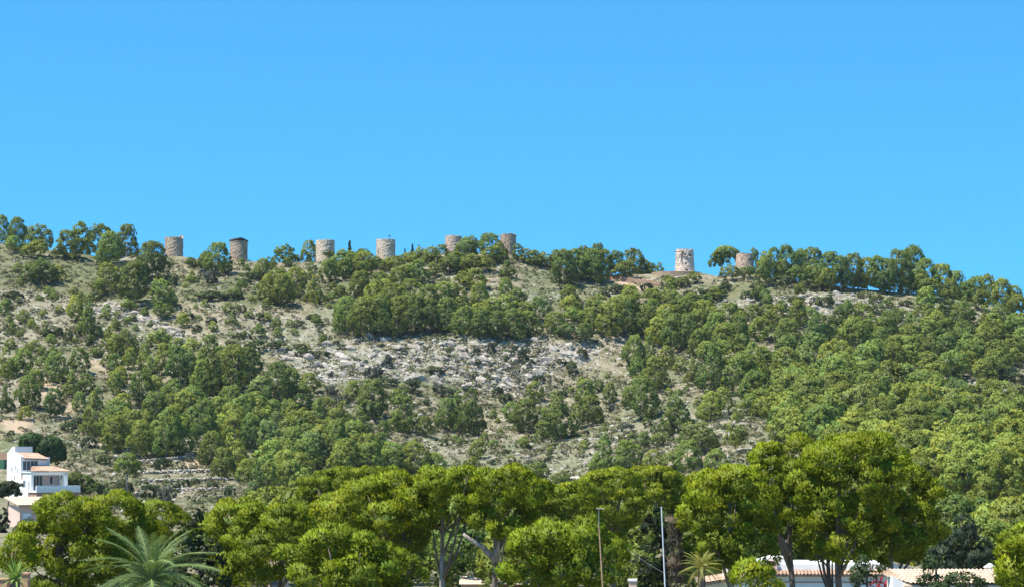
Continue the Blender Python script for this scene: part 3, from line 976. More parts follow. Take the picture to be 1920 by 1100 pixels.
def outcrop(label, poly, n, smin, smax, seed, n_small):
    P = sample_poly(poly, n, seed)
    c = np.mean(np.array(P), 0); zc_ = float(zterr(c[0], c[1]))
    e = empty('rock_outcrop', (c[0], c[1], zc_), 0, label, 'rock outcrop')
    r = random.Random(seed)
    for p in P:
        s = smin + (smax - smin) * r.random() ** 2.2
        g = r.uniform(0.75, 1.15)
        put('rock', ROCKS_M[r.randrange(10)], e, (p[0] - c[0], p[1] - c[1], p[2] - zc_ + s * 0.12), (r.uniform(-0.35, 0.35), r.uniform(-0.05, 0.45), r.uniform(-0.5, 0.5)),
            (s * r.uniform(0.9, 1.9), s * r.uniform(0.6, 1.0), s * r.uniform(0.55, 1.15)), (g, g * 0.985, g * 0.96))
    if n_small:
        V, F = scatter_rocks(sample_poly(poly, n_small, seed + 1), 0.16, smin * 1.1, seed)
        o = put('rubble', mesh_np('rubble', V - np.array([c[0], c[1], zc_]), F, M['rock']), e); tag(o, kind='stuff')
    return e


def scatter_rocks(P, smin, smax, seed):
    r = np.random.default_rng(seed); VV = []; FF = []; b = 0
    for p in P:
        V, F = ROCKLO[r.integers(8)]
        s = smin + (smax - smin) * r.random() ** 2
        a = r.uniform(0, 6.28); R = np.array([[math.cos(a), -math.sin(a), 0], [math.sin(a), math.cos(a), 0], [0, 0, 1]])
        VV.append((V * np.array([s * r.uniform(0.8, 1.5), s, s * r.uniform(0.5, 0.9)])) @ R.T + np.array([p[0], p[1], p[2] + s * 0.1]))
        FF.append(F + b); b += len(V)
    return np.concatenate(VV), np.concatenate(FF)


outcrop('broad grey limestone rock face across the hillside under the dark pine grove', ROCKS['main'], 300, 0.45, 1.5, 1, 3200)
outcrop('slanting band of grey rock on the open slope under the brown towers', ROCKS['left'], 110, 0.4, 1.25, 2, 400)
outcrop('pale broken rock ledges under the right crest forest', ROCKS['ledge'], 80, 0.4, 1.3, 3, 260)
outcrop('pale rock patch below the far right woodland', ROCKS['spur'], 40, 0.5, 1.3, 4, 120)
for lab, u, v, s, c in (('white boulder alone among the pines left of the rock face', 428, 668, (1.3, 1.0, 0.9), 1.2),
                        ('orange-stained overhanging slab rock on the lower meadow', 1230, 858, (3.0, 1.5, 1.3), 0.95),
                        ('pointed tan rock spike beside dark shrubs above the spur pines', 1345, 856, (0.8, 0.7, 1.6), 1.0),
                        ('long white rock slab at the foot of the spur forest', 1395, 846, (2.6, 1.2, 0.8), 1.25),
                        ('pale flat rock at the back of the terraced field', 185, 836, (2.2, 1.0, 0.6), 1.2),
                        ('white rock pile low on the meadow behind the umbrella pines', 1080, 902, (2.0, 1.2, 1.0), 1.15)):
    p = hits([(u, v)])[0]
    o = put('boulder', mesh_np('boulder', *rock_np(2, int(u)), M['rock']), None, (p[0], p[1], p[2] + s[2] * 0.3), (0.1, 0.05, 0.3), s, (c, c * 0.97, c * 0.92))
    tag(o, lab, 'boulder')

HILLPOLY = [(-60, 460), (400, 490), (900, 480), (1200, 518), (1500, 530), (1700, 555), (1980, 610), (1980, 800), (1420, 900), (1100, 920), (480, 965), (150, 968), (60, 830), (-60, 830)]
PR = [p for p in sample_poly(HILLPOLY, 6500, 50) if vnoise(p[0] / 9, p[1] / 9, 5) + 0.5 * vnoise(p[0] / 3, p[1] / 3, 6) > 0.72]
V, F = scatter_rocks(PR, 0.12, 0.75, 51)
tag(put('rubble', mesh_np('rubble', V, F, M['rock'])), kind='stuff', label='loose pale stones strewn over the dry hillside', cat='rubble')


# low dry-stone terrace walls across the field beside the villa
def stone_wall(label, uv0, uv1, h, seed, thick=0.5):
    n = 26; r = random.Random(seed)
    us = np.linspace(uv0[0], uv1[0], n); vs = np.linspace(uv0[1], uv1[1], n)
    P = [p for p in hits(list(zip(us, vs))) if p is not None]
    dm = float(np.median([p[1] for p in P])); P = [p for p in P if abs(p[1] - dm) < 30]
    c = P[len(P) // 2]
    e = empty('terrace_wall', c, 0, label, 'stone wall', 'dry stone terrace walls')
    for a, b in zip(P[:-1], P[1:]):
        for rowi in range(max(1, int(h / 0.35))):
            f = r.random()
            x = a[0] + (b[0] - a[0]) * f; y = a[1] + (b[1] - a[1]) * f; z = a[2] + (b[2] - a[2]) * f
            L = abs(b[0] - a[0]) * 0.62 + 0.12
            put('stone', ROCKS_M[r.randrange(10)], e, (x - c[0], y - c[1], z - c[2] + 0.15 + rowi * 0.34), (0, r.uniform(-0.1, 0.1), r.uniform(-0.2, 0.2)),
                (L, thick * r.uniform(0.8, 1.2), 0.24 * r.uniform(0.8, 1.3)), (r.uniform(0.85, 1.1),) * 3)
    return e


stone_wall('pale dry stone wall at the head of the terraced field', (262, 868), (360, 858), 0.7, 1)
stone_wall('low dry stone wall beside the lone round pine', (255, 888), (400, 884), 0.7, 2)
stone_wall('third dry stone wall down the terraced field', (262, 904), (425, 900), 0.7, 3)
stone_wall('lowest dry stone wall on the field above the valley pines', (290, 922), (440, 918), 0.7, 4)
stone_wall('faint pale wall on the meadow under the rock face pines', (960, 830), (1180, 820), 0.35, 5)

# ------------------------------------------------------------------ scrub and shrubs
SCOL = np.array([(0.075, 0.088, 0.030), (0.060, 0.082, 0.028), (0.095, 0.100, 0.045), (0.12, 0.115, 0.055), (0.085, 0.085, 0.060), (0.045, 0.062, 0.026), (0.19, 0.16, 0.085), (0.11, 0.13, 0.045), (0.21, 0.18, 0.11)]) * 1.25


def scrub(P, seed):
    r = np.random.default_rng(seed)
    m = len(P); per = 14
    P = np.array(P); rad = 0.28 + 0.75 * r.random(m) ** 2.0
    ci = np.repeat(np.arange(m), per)
    d = unit(r.normal(size=(m * per, 3)) + np.array([0, 0, 0.35])); d[:, 2] = np.abs(d[:, 2])
    pos = P[ci] + d * rad[ci][:, None] * np.array([1, 1, 0.75])
    V, FN = leaf_tris(pos, d, 1.0, 0.7)
    cen = np.repeat(pos, 3, 0); V = cen + (V - cen) * np.repeat(rad[ci], 3)[:, None] * 0.75
    col = SCOL[r.integers(len(SCOL), size=m)] * r.uniform(0.8, 1.2, (m, 1))
    T = np.repeat(col[ci], 3, 0)
    return mesh_np('scrub', V, np.arange(len(V)).reshape(-1, 3), M['scrub'], T, unit(np.repeat(d + 0.3 * FN, 3, 0)))


PS = [p for p in sample_poly(HILLPOLY, 27000, 60) if fbm(p[0] / 14, p[1] / 14, 15, 3) + 0.3 * random.random() > 0.48]
tag(put('scrub', scrub(PS, 61)), kind='stuff', label='low olive and grey scrub over the dry slope', cat='scrub')

SHM = []
for i in range(6):
    r = np.random.default_rng(200 + i)
    lob = [((r.uniform(-0.5, 0.5), r.uniform(-0.5, 0.5), r.uniform(0.2, 0.5)), (r.uniform(0.35, 0.6),) * 2 + (r.uniform(0.3, 0.5),)) for _ in range(5)]
    SHM.append(cloud_mesh('shrub', M['scrub'], lob, 40, 0.2, 14, ('tri', 0.20, 0.65), low=-0.2, tintvar=0.25))
SHC = {'d': (0.045, 0.068, 0.028), 'm': (0.070, 0.098, 0.032), 'l': (0.105, 0.125, 0.038), 'b': (0.075, 0.092, 0.070)}
SHRUBS = []


def shrubs(zone, txt):
    for row in txt.split():
        a = row.split(','); SHRUBS.append((zone, *[float(q) for q in a[:4]], a[4]))


shrubs('on the grey rock face', '727,688,24,24,b 705,708,40,24,b 815,702,38,16,m 892,684,20,12,d 895,664,16,16,b 917,662,18,22,b 640,656,18,12,m 632,645,14,8,d 575,668,34,14,m 985,676,24,24,d 1002,684,26,14,d 970,655,20,8,d 870,640,14,8,m 785,680,12,10,d 618,712,14,16,b 1076,700,24,22,l 1087,672,24,20,l 1052,683,20,12,m 840,660,14,8,m 760,662,14,8,d')
shrubs('on the open slope under the brown towers', '400,532,32,26,b 377,524,24,20,b 326,535,22,22,l 460,527,52,18,m 395,562,60,16,m 452,585,18,14,l 105,630,24,18,m 86,632,30,16,l 130,638,22,20,l 166,647,22,20,l 455,634,28,12,m 430,560,40,14,d 25,560,40,14,m 60,520,30,14,m 180,560,30,16,m 350,600,22,14,m 395,605,20,12,b 250,660,26,14,l 300,640,24,16,d 370,620,20,12,m 430,648,24,12,l 490,600,20,14,m 510,560,26,12,m 560,610,22,12,l 590,600,30,12,m')
shrubs('under the windmill terrace', '1150,548,40,16,m 1185,560,34,18,m 1215,545,30,14,d 1330,555,60,18,m 1290,560,30,16,d 1360,545,40,14,m 1400,560,44,14,m 1440,572,30,12,m 1060,545,30,12,m 1130,560,26,16,m 1195,578,30,14,m 1420,545,40,14,m 1390,590,30,14,m 1460,580,30,12,m')
shrubs('below the right crest forest', '1470,535,50,18,m 1510,540,44,16,l 1535,545,40,14,m 1640,568,30,16,l 1620,560,24,14,l 1700,575,30,12,m 1770,580,40,18,d 1790,595,46,14,d 1650,590,24,10,d 1540,572,40,16,m 1500,568,36,14,m 1600,600,36,16,m 1870,705,60,20,m 1900,715,40,16,m 1850,725,30,12,m')
shrubs('on the lower meadow', '1182,810,28,18,b 1030,855,14,10,m 1025,865,14,10,d 925,870,14,10,m 1010,875,26,14,l 1120,780,24,18,b 1150,770,20,14,b 1100,815,16,10,d 1035,840,12,10,m 870,830,16,8,m 950,850,16,10,m 990,840,12,8,m 1120,840,14,8,d 900,800,20,12,b 830,835,18,12,m 1060,780,20,12,m 760,840,20,12,m')
shrubs('on the terraced field beside the villa', '300,880,34,26,d 318,872,20,14,m 268,850,14,10,d 350,912,18,14,d 335,920,18,16,d 365,905,16,10,m 400,915,20,14,m 195,870,30,18,m 225,925,40,24,m 275,935,44,28,d 150,800,40,18,d 130,810,34,20,m 168,840,30,22,d 310,940,40,28,b 180,925,34,22,d 205,935,30,22,m 430,930,24,20,m')
shrubs('below the grove on the bare middle slope', '480,660,46,24,m 520,655,36,16,m 600,668,40,14,m 560,655,30,12,l 450,665,40,16,m 620,740,30,18,b 640,760,28,20,b 690,755,30,18,d 735,725,50,18,d 770,735,34,24,d 850,745,40,18,d 820,735,30,16,b 930,745,26,20,d 950,755,30,18,m 1050,745,26,14,m 1010,715,24,14,d 880,735,24,14,b 640,790,30,22,b 665,800,26,20,b 690,815,30,18,b 740,790,24,14,b 800,760,20,12,d')
zs_ = {}
for s in SHRUBS: zs_.setdefault(s[0], []).append(s)
k = 0
for z, L in zs_.items():
    L.sort(key=lambda s: s[1])
    n = len(L); half = [L] if n <= 20 else [sorted(sorted(L, key=lambda s: s[2])[:n // 2], key=lambda s: s[1]), sorted(sorted(L, key=lambda s: s[2])[n // 2:], key=lambda s: s[1])]
    for hi, LL in enumerate(half):
        for i, (zz, u, v, w, h, tn) in enumerate(LL):
            p = hits([(u, v)])[0]
            if p is None: p = ridge_point(u)
            D = p[1]; W = w * D / 4330; H = max(h * D / 4330, 0.5)
            where = '' if len(half) == 1 else (' upper row' if hi == 0 else ' lower row')
            c = SHC[tn]; g = random.uniform(0.9, 1.1)
            o = put('shrub', SHM[k % 6], None, (p[0], p[1], p[2] - 0.1), (0, 0, random.uniform(0, 6.28)), (W * 0.55, W * 0.55, H * 1.1), (c[0] * g, c[1] * g, c[2] * g))
            tag(o, f"{TWORD[tn].replace(' green', '-green')} {'low' if w > 1.6 * h else 'round'} shrub, {ORD[i]} from left{',' + where if where else ''} {z}", 'shrub', 'shrubs ' + z)
            k += 1

# ------------------------------------------------------------------ stone towers on the ridge
def tower(label, u, vtop, vbase, w0, w1, color, openings=(), ragged=0.25, back=3.0, seed=0, group='ruined stone windmill towers along the ridge'):
    d = float(np.interp(u, TU, TD[:, 5])) + back
    x = (u - 960) / 4318.0 * d; gz = float(zterr(x, d))
    px = d / 4330.0
    H = rowz(vtop, d) - gz; r0 = w0 * px / 2; r1 = w1 * px / 2
    e = empty('stone_tower', (x, d, gz), 0, label, 'tower', group)
    r = np.random.default_rng(seed)
    nseg = 56; nrow = max(12, int((H + 0.8) / 0.28)); th = 0.7
    cells = {}
    boxes = []
    for (ou, ov, ow, oh) in openings:
        s = max(-0.97, min(0.97, (ou - u) * px / r0)); ang = math.asin(s)
        zc = rowz(ov, d) - gz
        boxes.append((ang, zc, ow * px, oh * px))
    rowz_ = np.linspace(-0.8, H, nrow + 1)
    V = []; F = []
    edge = (np.interp(np.arange(nseg), np.arange(0, nseg + 1, 4), np.append(r.normal(0, 1, nseg // 4), 0)) * 0.5 + r.normal(0, 0.5, nseg)) * ragged
    for i, z in enumerate(rowz_):
        t = max(0, z / H); rad = r0 + (r1 - r0) * t
        for k in range(nseg):
            a = 2 * math.pi * k / nseg; q = rad + r.normal(0, 0.045)
            zz = z + (edge[k] if i == nrow else 0)
            V.append((math.sin(a) * q, -math.cos(a) * q, zz))
    gone = set()
    for (ang, zc, ow, oh) in boxes:
        for i in range(nrow):
            zm = (rowz_[i] + rowz_[i + 1]) / 2
            for k in range(nseg):
                am = 2 * math.pi * (k + 0.5) / nseg
                da = (am - ang + math.pi) % (2 * math.pi) - math.pi
                if abs(da) * r0 < max(ow / 2, 0.19) and abs(zm - zc) < max(oh / 2, 0.15): gone.add((i, k))
    for i in range(nrow):
        for k in range(nseg):
            if (i, k) in gone: continue
            F.append((i * nseg + k, i * nseg + (k + 1) % nseg, (i + 1) * nseg + (k + 1) % nseg, (i + 1) * nseg + k))
    # inner face and rim
    b = len(V)
    for z in (H - 1.6, H):
        for k in range(nseg):
            a = 2 * math.pi * k / nseg; q = r1 - th
            V.append((math.sin(a) * q, -math.cos(a) * q, z + (edge[k] if z == H else 0)))
    for k in range(nseg):
        k2 = (k + 1) % nseg
        F.append((nrow * nseg + k, nrow * nseg + k2, b + nseg + k2, b + nseg + k))
        F.append((b + nseg + k, b + nseg + k2, b + k2, b + k))
    V.append((0, 0, H - 1.6)); c = len(V) - 1
    for k in range(nseg): F.append((b + k, b + (k + 1) % nseg, c))
    me = bpy.data.meshes.new('wall'); me.from_pydata(V, [], F); me.materials.append(M['masonry']); me.update()
    put('wall', me, e, color=color)
    # capstones standing proud on the rim
    for k in range(0, nseg, 3):
        a = 2 * math.pi * (k + 0.5) / nseg; q = r1 - th / 2; s = r.uniform(0.18, 0.34)
        if r.random() < 0.3: continue
        put('capstone', ROCKS_M[int(r.integers(10))], e, (math.sin(a) * q, -math.cos(a) * q, H + edge[k] + 0.02), (0, 0, -a), (s * 1.3, s, s * 0.6), tuple(c2 * 1.6 for c2 in color))
    for (ang, zc, ow, oh) in boxes:
        mb = MB(); hw = max(ow / 2, 0.19) + 0.16; hh = max(oh / 2, 0.15) + 0.16
        mb.add([(-hw, 0, -hh), (hw, 0, -hh), (hw, 0, hh), (-hw, 0, hh), (-hw, 0.7, -hh), (hw, 0.7, -hh), (hw, 0.7, hh), (-hw, 0.7, hh)],
               [(4, 5, 6, 7), (0, 1, 5, 4), (2, 3, 7, 6), (0, 4, 7, 3), (1, 2, 6, 5)])
        t = max(0, zc / H); rr = r0 + (r1 - r0) * t - 0.1
        mb.build('window_recess', M['hollow'], e, (math.sin(ang) * rr, -math.cos(ang) * rr, zc), (0, 0, ang))
    return e, H, r0, r1, px, gz, d, x


BR = (0.39, 0.315, 0.25); PALE = (0.53, 0.45, 0.365)
tower('ragged brown stone tower, the first on the ridge, open topped', 325.5, 446, 482, 34, 34, BR, (), 0.5, seed=1)
e, H, r0, r1, px, gz, d, x = tower('brown stone tower capped by a dark slanted roof with overhanging edge', 447, 452, 489, 33, 33, (0.36, 0.29, 0.23),
                                   ((455, 453.5, 3, 4), (460.5, 474, 3, 4), (455, 485.5, 3, 4)), 0.05, seed=2)
nb = MB(); n = 40; V = []; F = []
for lay, dz in ((0, 0.0), (1, 0.32)):
    for k in range(n):
        a = 2 * math.pi * k / n; q = r1 + 0.22
        X = math.sin(a) * q; Y = -math.cos(a) * q
        V.append((X, Y, H - 0.02 + dz + (X / r1) * 0.42 - max(0, X / r1 - 0.4) * 1.5 + 0.40))
V.append((0, 0, H + 0.45)); V.append((0, 0, H - 0.1))
for k in range(n):
    k2 = (k + 1) % n
    F += [(k, k2, n + k2, n + k), (n + k, n + k2, 2 * n), (k2, k, 2 * n + 1)]
nb.add(V, F); nb.build('roof', M['darkwood'], e)
tower('pale stone tower with a small flat topped pine at its foot', 609.5, 451, 491, 35, 35, PALE, ((621.5, 460, 3, 5), (596, 466, 2, 2)), 0.10, seed=3)
e, H, r0, r1, px, gz, d, x = tower('pale stone tower with a thin weathervane on its rim', 723, 450, 486, 35.5, 35.5, PALE, ((710, 474, 2, 4), (739, 461, 2, 3)), 0.08, seed=4)
b = MB(); wx = (730 - 723) * px
b.tube([(wx, 0, H - 1.0), (wx, 0, H + 1.35)], [0.05, 0.04], 6); b.build('vane_mast', M['iron'], e)
b = MB(); b.prismx([(-0.03, H + 1.02), (0.03, H + 1.02), (0.03, H + 1.36), (-0.03, H + 1.36)], wx - 0.42, wx + 0.12)
b.add([(wx + 0.1, -0.03, H + 1.1), (wx + 0.1, 0.03, H + 1.1), (wx + 0.5, 0, H + 1.2), (wx + 0.1, 0, H + 1.34)], [(0, 1, 2), (1, 3, 2), (3, 0, 2), (0, 3, 1)])
b.build('vane', M['iron'], e)
tower('pinkish pale tower half hidden behind crest pines', 850, 443, 475, 31, 31, (0.47, 0.37, 0.315), (), 0.10, seed=5)
tower('tall pale tower with a reddish base rising right of dark pines', 953, 440, 480, 27, 30, (0.40, 0.31, 0.25), ((947, 457, 2, 3), (961, 461, 2, 4)), 0.10, seed=6)
e, H, r0, r1, px, gz, d, x = tower('tapered whitish windmill tower with broken sail beams hanging from it', 1284, 468, 509, 37.5, 32.5, (0.56, 0.49, 0.435),
                                   ((1284.5, 478, 4.5, 4), (1285.5, 495, 2.6, 6), (1286, 506.5, 3, 4), (1294, 480, 2, 5), (1266.8, 482, 1.6, 6)), 0.08, seed=7)
fx = -r1 * 0.35
b = MB(); b.tube([(fx + 1.2, -r1 * 0.8, H - 1.02), (fx + 0.2, -r1 * 1.05, H - 0.92), (-r1 - 0.95, -r1 * 0.9, H - 0.72)], [0.13, 0.13, 0.10], 6); b.build('sail_beam', M['wood'], e)
b = MB(); b.tube([(fx, -r1 * 1.0, H - 0.4), (fx + 0.1, -r1 * 1.04, H - 2.4)], [0.2, 0.18], 6); b.build('sail_post', M['wood'], e)
b = MB(); b.tube([(fx - 0.25, -r1 * 1.02, H - 1.7), (fx - 0.38, -r1 * 1.1, H - 3.6), (fx - 0.2, -r1 * 1.12, H - 4.2)], [0.15, 0.12, 0.05], 6); b.build('broken_sail', M['wood'], e)
b = MB(); b.box(-0.45, 0.75, -r1 - 0.42, -r1 * 0.9, H - 2.45, H - 2.15); b.build('balcony_ledge', M['masonry'], e).color = (0.25, 0.2, 0.17, 1)
tower('squat tapering brown tower between pines at the far right', 1396, 476, 506, 38, 29, (0.42, 0.325, 0.255), ((1388.5, 489, 2.4, 3), (1407, 489, 2, 3)), 0.08, seed=8)

# round terrace wall under the windmill and the ochre retaining bank left of it
b = MB(); V = []; F = []; n = 48
pc = ridge_point(1270, -2.0); R0 = 46 * 685 / 4330
for lay, zz in ((0, -3.0), (1, 0.25)):
    for k in range(n):
        a = 2 * math.pi * k / n
        V.append((math.sin(a) * R0, -math.cos(a) * R0 * 0.75, zz + random.uniform(-0.06, 0.06)))
for k in range(n): F.append((k, (k + 1) % n, n + (k + 1) % n, n + k))
F.append(tuple(range(n, 2 * n)))
b.add(V, F)
o = b.build('terrace_wall', M['masonry'], None, (pc[0], pc[1] + R0 * 0.55, rowz(509.0, pc[1]) - 0.25)); o.color = (0.33, 0.26, 0.19, 1)
tag(o, 'round ochre stone terrace wall that carries the windmill', 'stone wall')
W = [p for p in hits([(1142 + i * 7, 524 + i * 0.9) for i in range(15)]) if p is not None]
V = []; F = []
for p in W:
    V += [(p[0], p[1] - 0.6, p[2] - 0.8), (p[0], p[1] - 0.4, p[2] + 1.25 + random.uniform(-0.15, 0.15)), (p[0], p[1] + 1.4, p[2] + 1.35), (p[0], p[1] + 1.6, p[2] - 0.8)]
for i in range(len(W) - 1):
    a = i * 4; c = a + 4
    F += [(a, c, c + 1, a + 1), (a + 1, c + 1, c + 2, a + 2), (a + 2, c + 2, c + 3, a + 3)]
F += [(0, 1, 2, 3), tuple(len(V) - 1 - i for i in range(4))]
b = MB(); b.add(V, F); o = b.build('retaining_wall', M['masonry']); o.color = (0.28, 0.20, 0.15, 1)
tag(o, 'long reddish stone retaining wall sloping down from the windmill', 'stone wall')


# ------------------------------------------------------------------ cypresses on the ridge
def cypress_mesh(W, H, n, per, leaf, seed, mat):
    lob = []
    for i in range(7):
        t = i / 6; r = W * 0.5 * (0.75 + 0.5 * t if t < 0.35 else 0.95 * (1 - ((t - 0.35) / 0.68) ** 1.4)) * 0.85
        lob.append(((0, 0, H * (0.08 + 0.82 * t)), (max(r, W * 0.1), max(r, W * 0.1), H * 0.13)))
    return cloud_mesh('cypress_crown', mat, lob, n, W * 0.10, per, leaf, low=-0.9, tintvar=0.25, flat=1.5)


CYH = cypress_mesh(1.5, 6.0, 200, 16, ('tri', 0.34, 0.7), 1, M['cypress'])
for lab, u, vt, vb, w in (('dark slim cypress standing behind pines right of the pale tower', 655, 452, 474, 9), ('short dark cypress tip right of the weathervane tower', 759, 466, 482, 4.5),
                          ('tall thin cypress right of the weathervane tower', 773, 458, 484, 6.5), ('thin cypress spike in the crest thicket', 785, 459, 476, 3.5), ('lone thin cypress spike left of the pink tower', 811, 460, 476, 3.5)):
    p = ridge_point(u, 8); D = p[1]; H = rowz(vt, D) - p[2]; W = w * D / 4330
    e = empty('cypress_tree', p, 0, lab, 'cypress')
    put('crown', CYH, e, scale=(W / 1.5 * 1.1, W / 1.5 * 1.1, H / 6.0), color=(1, 1, 1))
    b = MB(); b.tube([(0, 0, -0.3), (0, 0, H * 0.3)], [0.12, 0.08], 6); b.build('trunk', M['bark'], e)


# ------------------------------------------------------------------ houses
def tiles(p00, p10, p01, p11, nu, nv, name, mat, parent, lift=0.09):
    """barrel tiles: corrugated across, stepped down the slope; p00-p10 is the ridge, p01-p11 the eave"""
    p00, p10, p01, p11 = (np.array(p, float) for p in (p00, p10, p01, p11))
    nrm = unit(np.cross(p10 - p00, p00 - p01)[None])[0]
    if nrm[2] < 0: nrm = -nrm
    V = []; F = []; m = nu * 4 + 1
    for j in range(nv):
        for e in (0, 1):
            t = (j + e) / nv
            for i in range(m):
                s = i / (m - 1)
                p = (p00 * (1 - s) + p10 * s) * (1 - t) + (p01 * (1 - s) + p11 * s) * t
                V.append(p + nrm * (lift * (0.5 + 0.5 * math.cos(s * nu * 2 * math.pi + math.pi)) + 0.035 * e + 0.02))
        a = j * 2 * m
        for i in range(m - 1): F.append((a + i, a + i + 1, a + m + i + 1, a + m + i))
        if j:
            a0 = a - m
            for i in range(m - 1): F.append((a0 + i, a0 + i + 1, a + i + 1, a + i))
    b = MB(); b.add(V, F)
    o = b.build(name, mat, parent); tag(o, kind='stuff')
    return o


def window(parent, x, y, z, w, h, axis='y', bars=1, mat=None, rz=0.0):
    """window set in a recess on a wall: frame with panes as sub-parts; axis y faces -y, axis x faces -x"""
    rot = (0, 0, 0) if axis == 'y' else (0, 0, -math.pi / 2)
    f = MB(); t = 0.06
    f.box(-w / 2, w / 2, -0.03, 0.06, h / 2 - t, h / 2); f.box(-w / 2, w / 2, -0.03, 0.06, -h / 2, -h / 2 + t)
    for i in range(bars + 2):
        xx = -w / 2 + (w - t) * i / (bars + 1); f.box(xx, xx + t, -0.028, 0.058, -h / 2 + t, h / 2 - t)
    fo = f.build('window', M['frame'], parent, (x, y, z), rot)
    g = MB()
    g.box(-w / 2 + t, w / 2 - t, 0.0, 0.03, -h / 2 + t, h / 2 - t)
    g.build('pane', mat or M['glass'], fo)
    return fo


TH = math.radians(38)
px4 = 400 / 4330.0
o0 = pix(48, 935, 400)
zb = o0[2]
v1 = empty('white_villa', (o0[0] - 0.9, 400, zb), TH, 'white three storey villa with tiled roofs, chimney and covered terrace on the slope', 'villa')
cs = math.cos(TH)
b = MB(); b.box(0, 4.9, 0, 5.4, -3, 7.0)
b.build('main_wall', M['white'], v1)
b = MB(); b.prismx([(2.35, 6.95), (2.35, 9.05), (3.3, 9.05), (5.398, 7.9), (5.398, 6.95)], 0.002, 3.3)
b.build('attic_wall', M['white'], v1)
b = MB(); b.prismx([(-0.002, 6.95), (2.348, 6.95), (2.348, 8.05), (-0.002, 7.35)], 0.002, 0.5); b.build('gable_wall', M['white'], v1)
tiles((0.3, 2.34, 8.0), (4.2, 2.34, 7.9), (0.3, -0.55, 7.0), (5.3, -0.55, 6.85), 16, 8, 'upper_roof_tiles', M['tile'], v1)
b = MB(); b.prismx([(-0.5, 6.72), (2.3, 7.6), (2.3, 6.8), (0, 6.7)], 0.52, 5.1); b.build('upper_roof', M['white'], v1)
window(v1, 1.75, -0.03, 5.75, 2.9, 1.7, bars=3)
for yy, zz, ww, hh in ((1.1, 4.9, 0.35, 0.8), (2.1, 5.4, 0.3, 0.8), (3.4, 5.1, 0.35, 0.9), (2.4, 3.7, 0.35, 0.7)):
    window(v1, -0.03, yy, zz, ww, hh, 'x', 0)
b = MB(); b.box(4.95, 5.75, 0.6, 1.4, 3.6, 7.15); b.box(4.90, 5.80, 0.55, 1.45, 7.15, 7.28); b.build('chimney', M['white'], v1)
# porch wing in front
b = MB()
b.box(0.3, 7.2, -0.35, -0.002, 2.0, 4.5); b.build('porch_back_wall', M['pink'], v1)
b = MB(); b.box(0.3, 0.75, -3.4, -0.36, 1.5, 4.55); b.build('porch_side_wall', M['white'], v1)
b = MB(); b.box(6.5, 7.2, -3.4, -2.7, 1.5, 4.55); b.build('pillar', M['white'], v1)
b = MB(); b.box(7.0, 7.25, -0.8, -0.36, 1.5, 4.55); b.build('pillar', M['white'], v1)
b = MB(); b.box(0.75, 7.2, -3.4, -2.95, 4.15, 4.56); b.build('porch_beam', M['white'], v1)
b = MB(); b.box(0.1, 7.5, -3.7, -0.004, 4.56, 4.68); b.build('porch_ceiling', M['white'], v1)
tiles((2.0, -0.02, 5.75), (5.2, -0.02, 5.75), (-0.1, -3.9, 4.75), (7.6, -3.9, 4.75), 22, 10, 'porch_roof_tiles', M['tile'], v1)
tiles((5.2, -0.02, 5.75), (5.3, -0.02, 5.70), (7.6, -3.9, 4.75), (7.7, 0.3, 4.75), 12, 8, 'porch_roof_tiles', M['tile'], v1)
window(v1, 3.0, -0.40, 3.05, 1.9, 2.0, bars=2)
window(v1, 1.3, -0.40, 3.1, 0.7, 1.9, bars=0)
window(v1, 5.6, -0.40, 3.2, 0.6, 1.4, bars=0)
# terrace: floor slab, parapet, brick band and stone base
b = MB(); b.box(0.1, 8.2, -5.6, -0.36, 1.2, 1.5); b.build('terrace_slab', M['white'], v1)
b = MB(); b.box(0.1, 8.4, -5.85, -5.602, 1.2, 2.35); b.box(8.202, 8.42, -5.6, -0.4, 1.2, 2.35); b.build('parapet', M['white'], v1)
bb = MB(); bb.box(-0.07, 0.07, -0.03, 0.03, 0, 0.5); bmz = bb.mesh('baluster', M['frame'])
for i in range(17): put('baluster', bmz, v1, (0.5 + i * 0.46, -5.885, 1.5))
b = MB(); b.box(0.3, 8.1, -5.55, -0.4, 0.35, 1.198); b.build('brick_band', M['brick'], v1)
b = MB(); b.box(0.0, 8.0, -5.7, -0.4, -3, 0.348); o = b.build('stone_base', M['masonry'], v1); o.color = (0.42, 0.37, 0.31, 1)
b = MB(); b.box(0.0, 0.28, -2.8, -0.004, 0.4, 3.2); b.build('side_wall', M['white'], v1)
window(v1, -0.04, -1.5, 2.7, 0.9, 1.2, 'x', 1)

o1 = pix(37, 980, 300); o1[2] = float(zterr(o1[0], 300.0))
v2 = empty('pink_house', (o1[0], 300, o1[2]), TH, 'small pink house with flat tiled roof and white shuttered door below the villa', 'house')
b = MB(); b.box(0, 5.6, 0, 3.4, -3, 2.75); b.build('wall', M['pink'], v2)
b = MB(); b.prismx([(-0.45, 2.76), (3.8, 3.75), (3.8, 3.6), (-0.45, 2.6)], -0.45, 6.2); b.build('roof', M['tile'], v2)
tiles((-0.5, 3.8, 3.76), (6.2, 3.8, 3.76), (-0.5, -0.5, 2.78), (6.2, -0.5, 2.78), 24, 10, 'roof_tiles', M['paletile'], v2)
b = MB(); b.box(0.45, 1.5, -0.06, -0.003, -0.3, 1.75); b.build('shutter_door', M['shutter'], v2)
window(v2, 3.6, -0.03, 1.3, 1.2, 1.3)
b = MB(); b.box(2.6, 4.9, -1.0, -0.003, 2.2, 2.32); b.build('awning', M['wood'], v2)

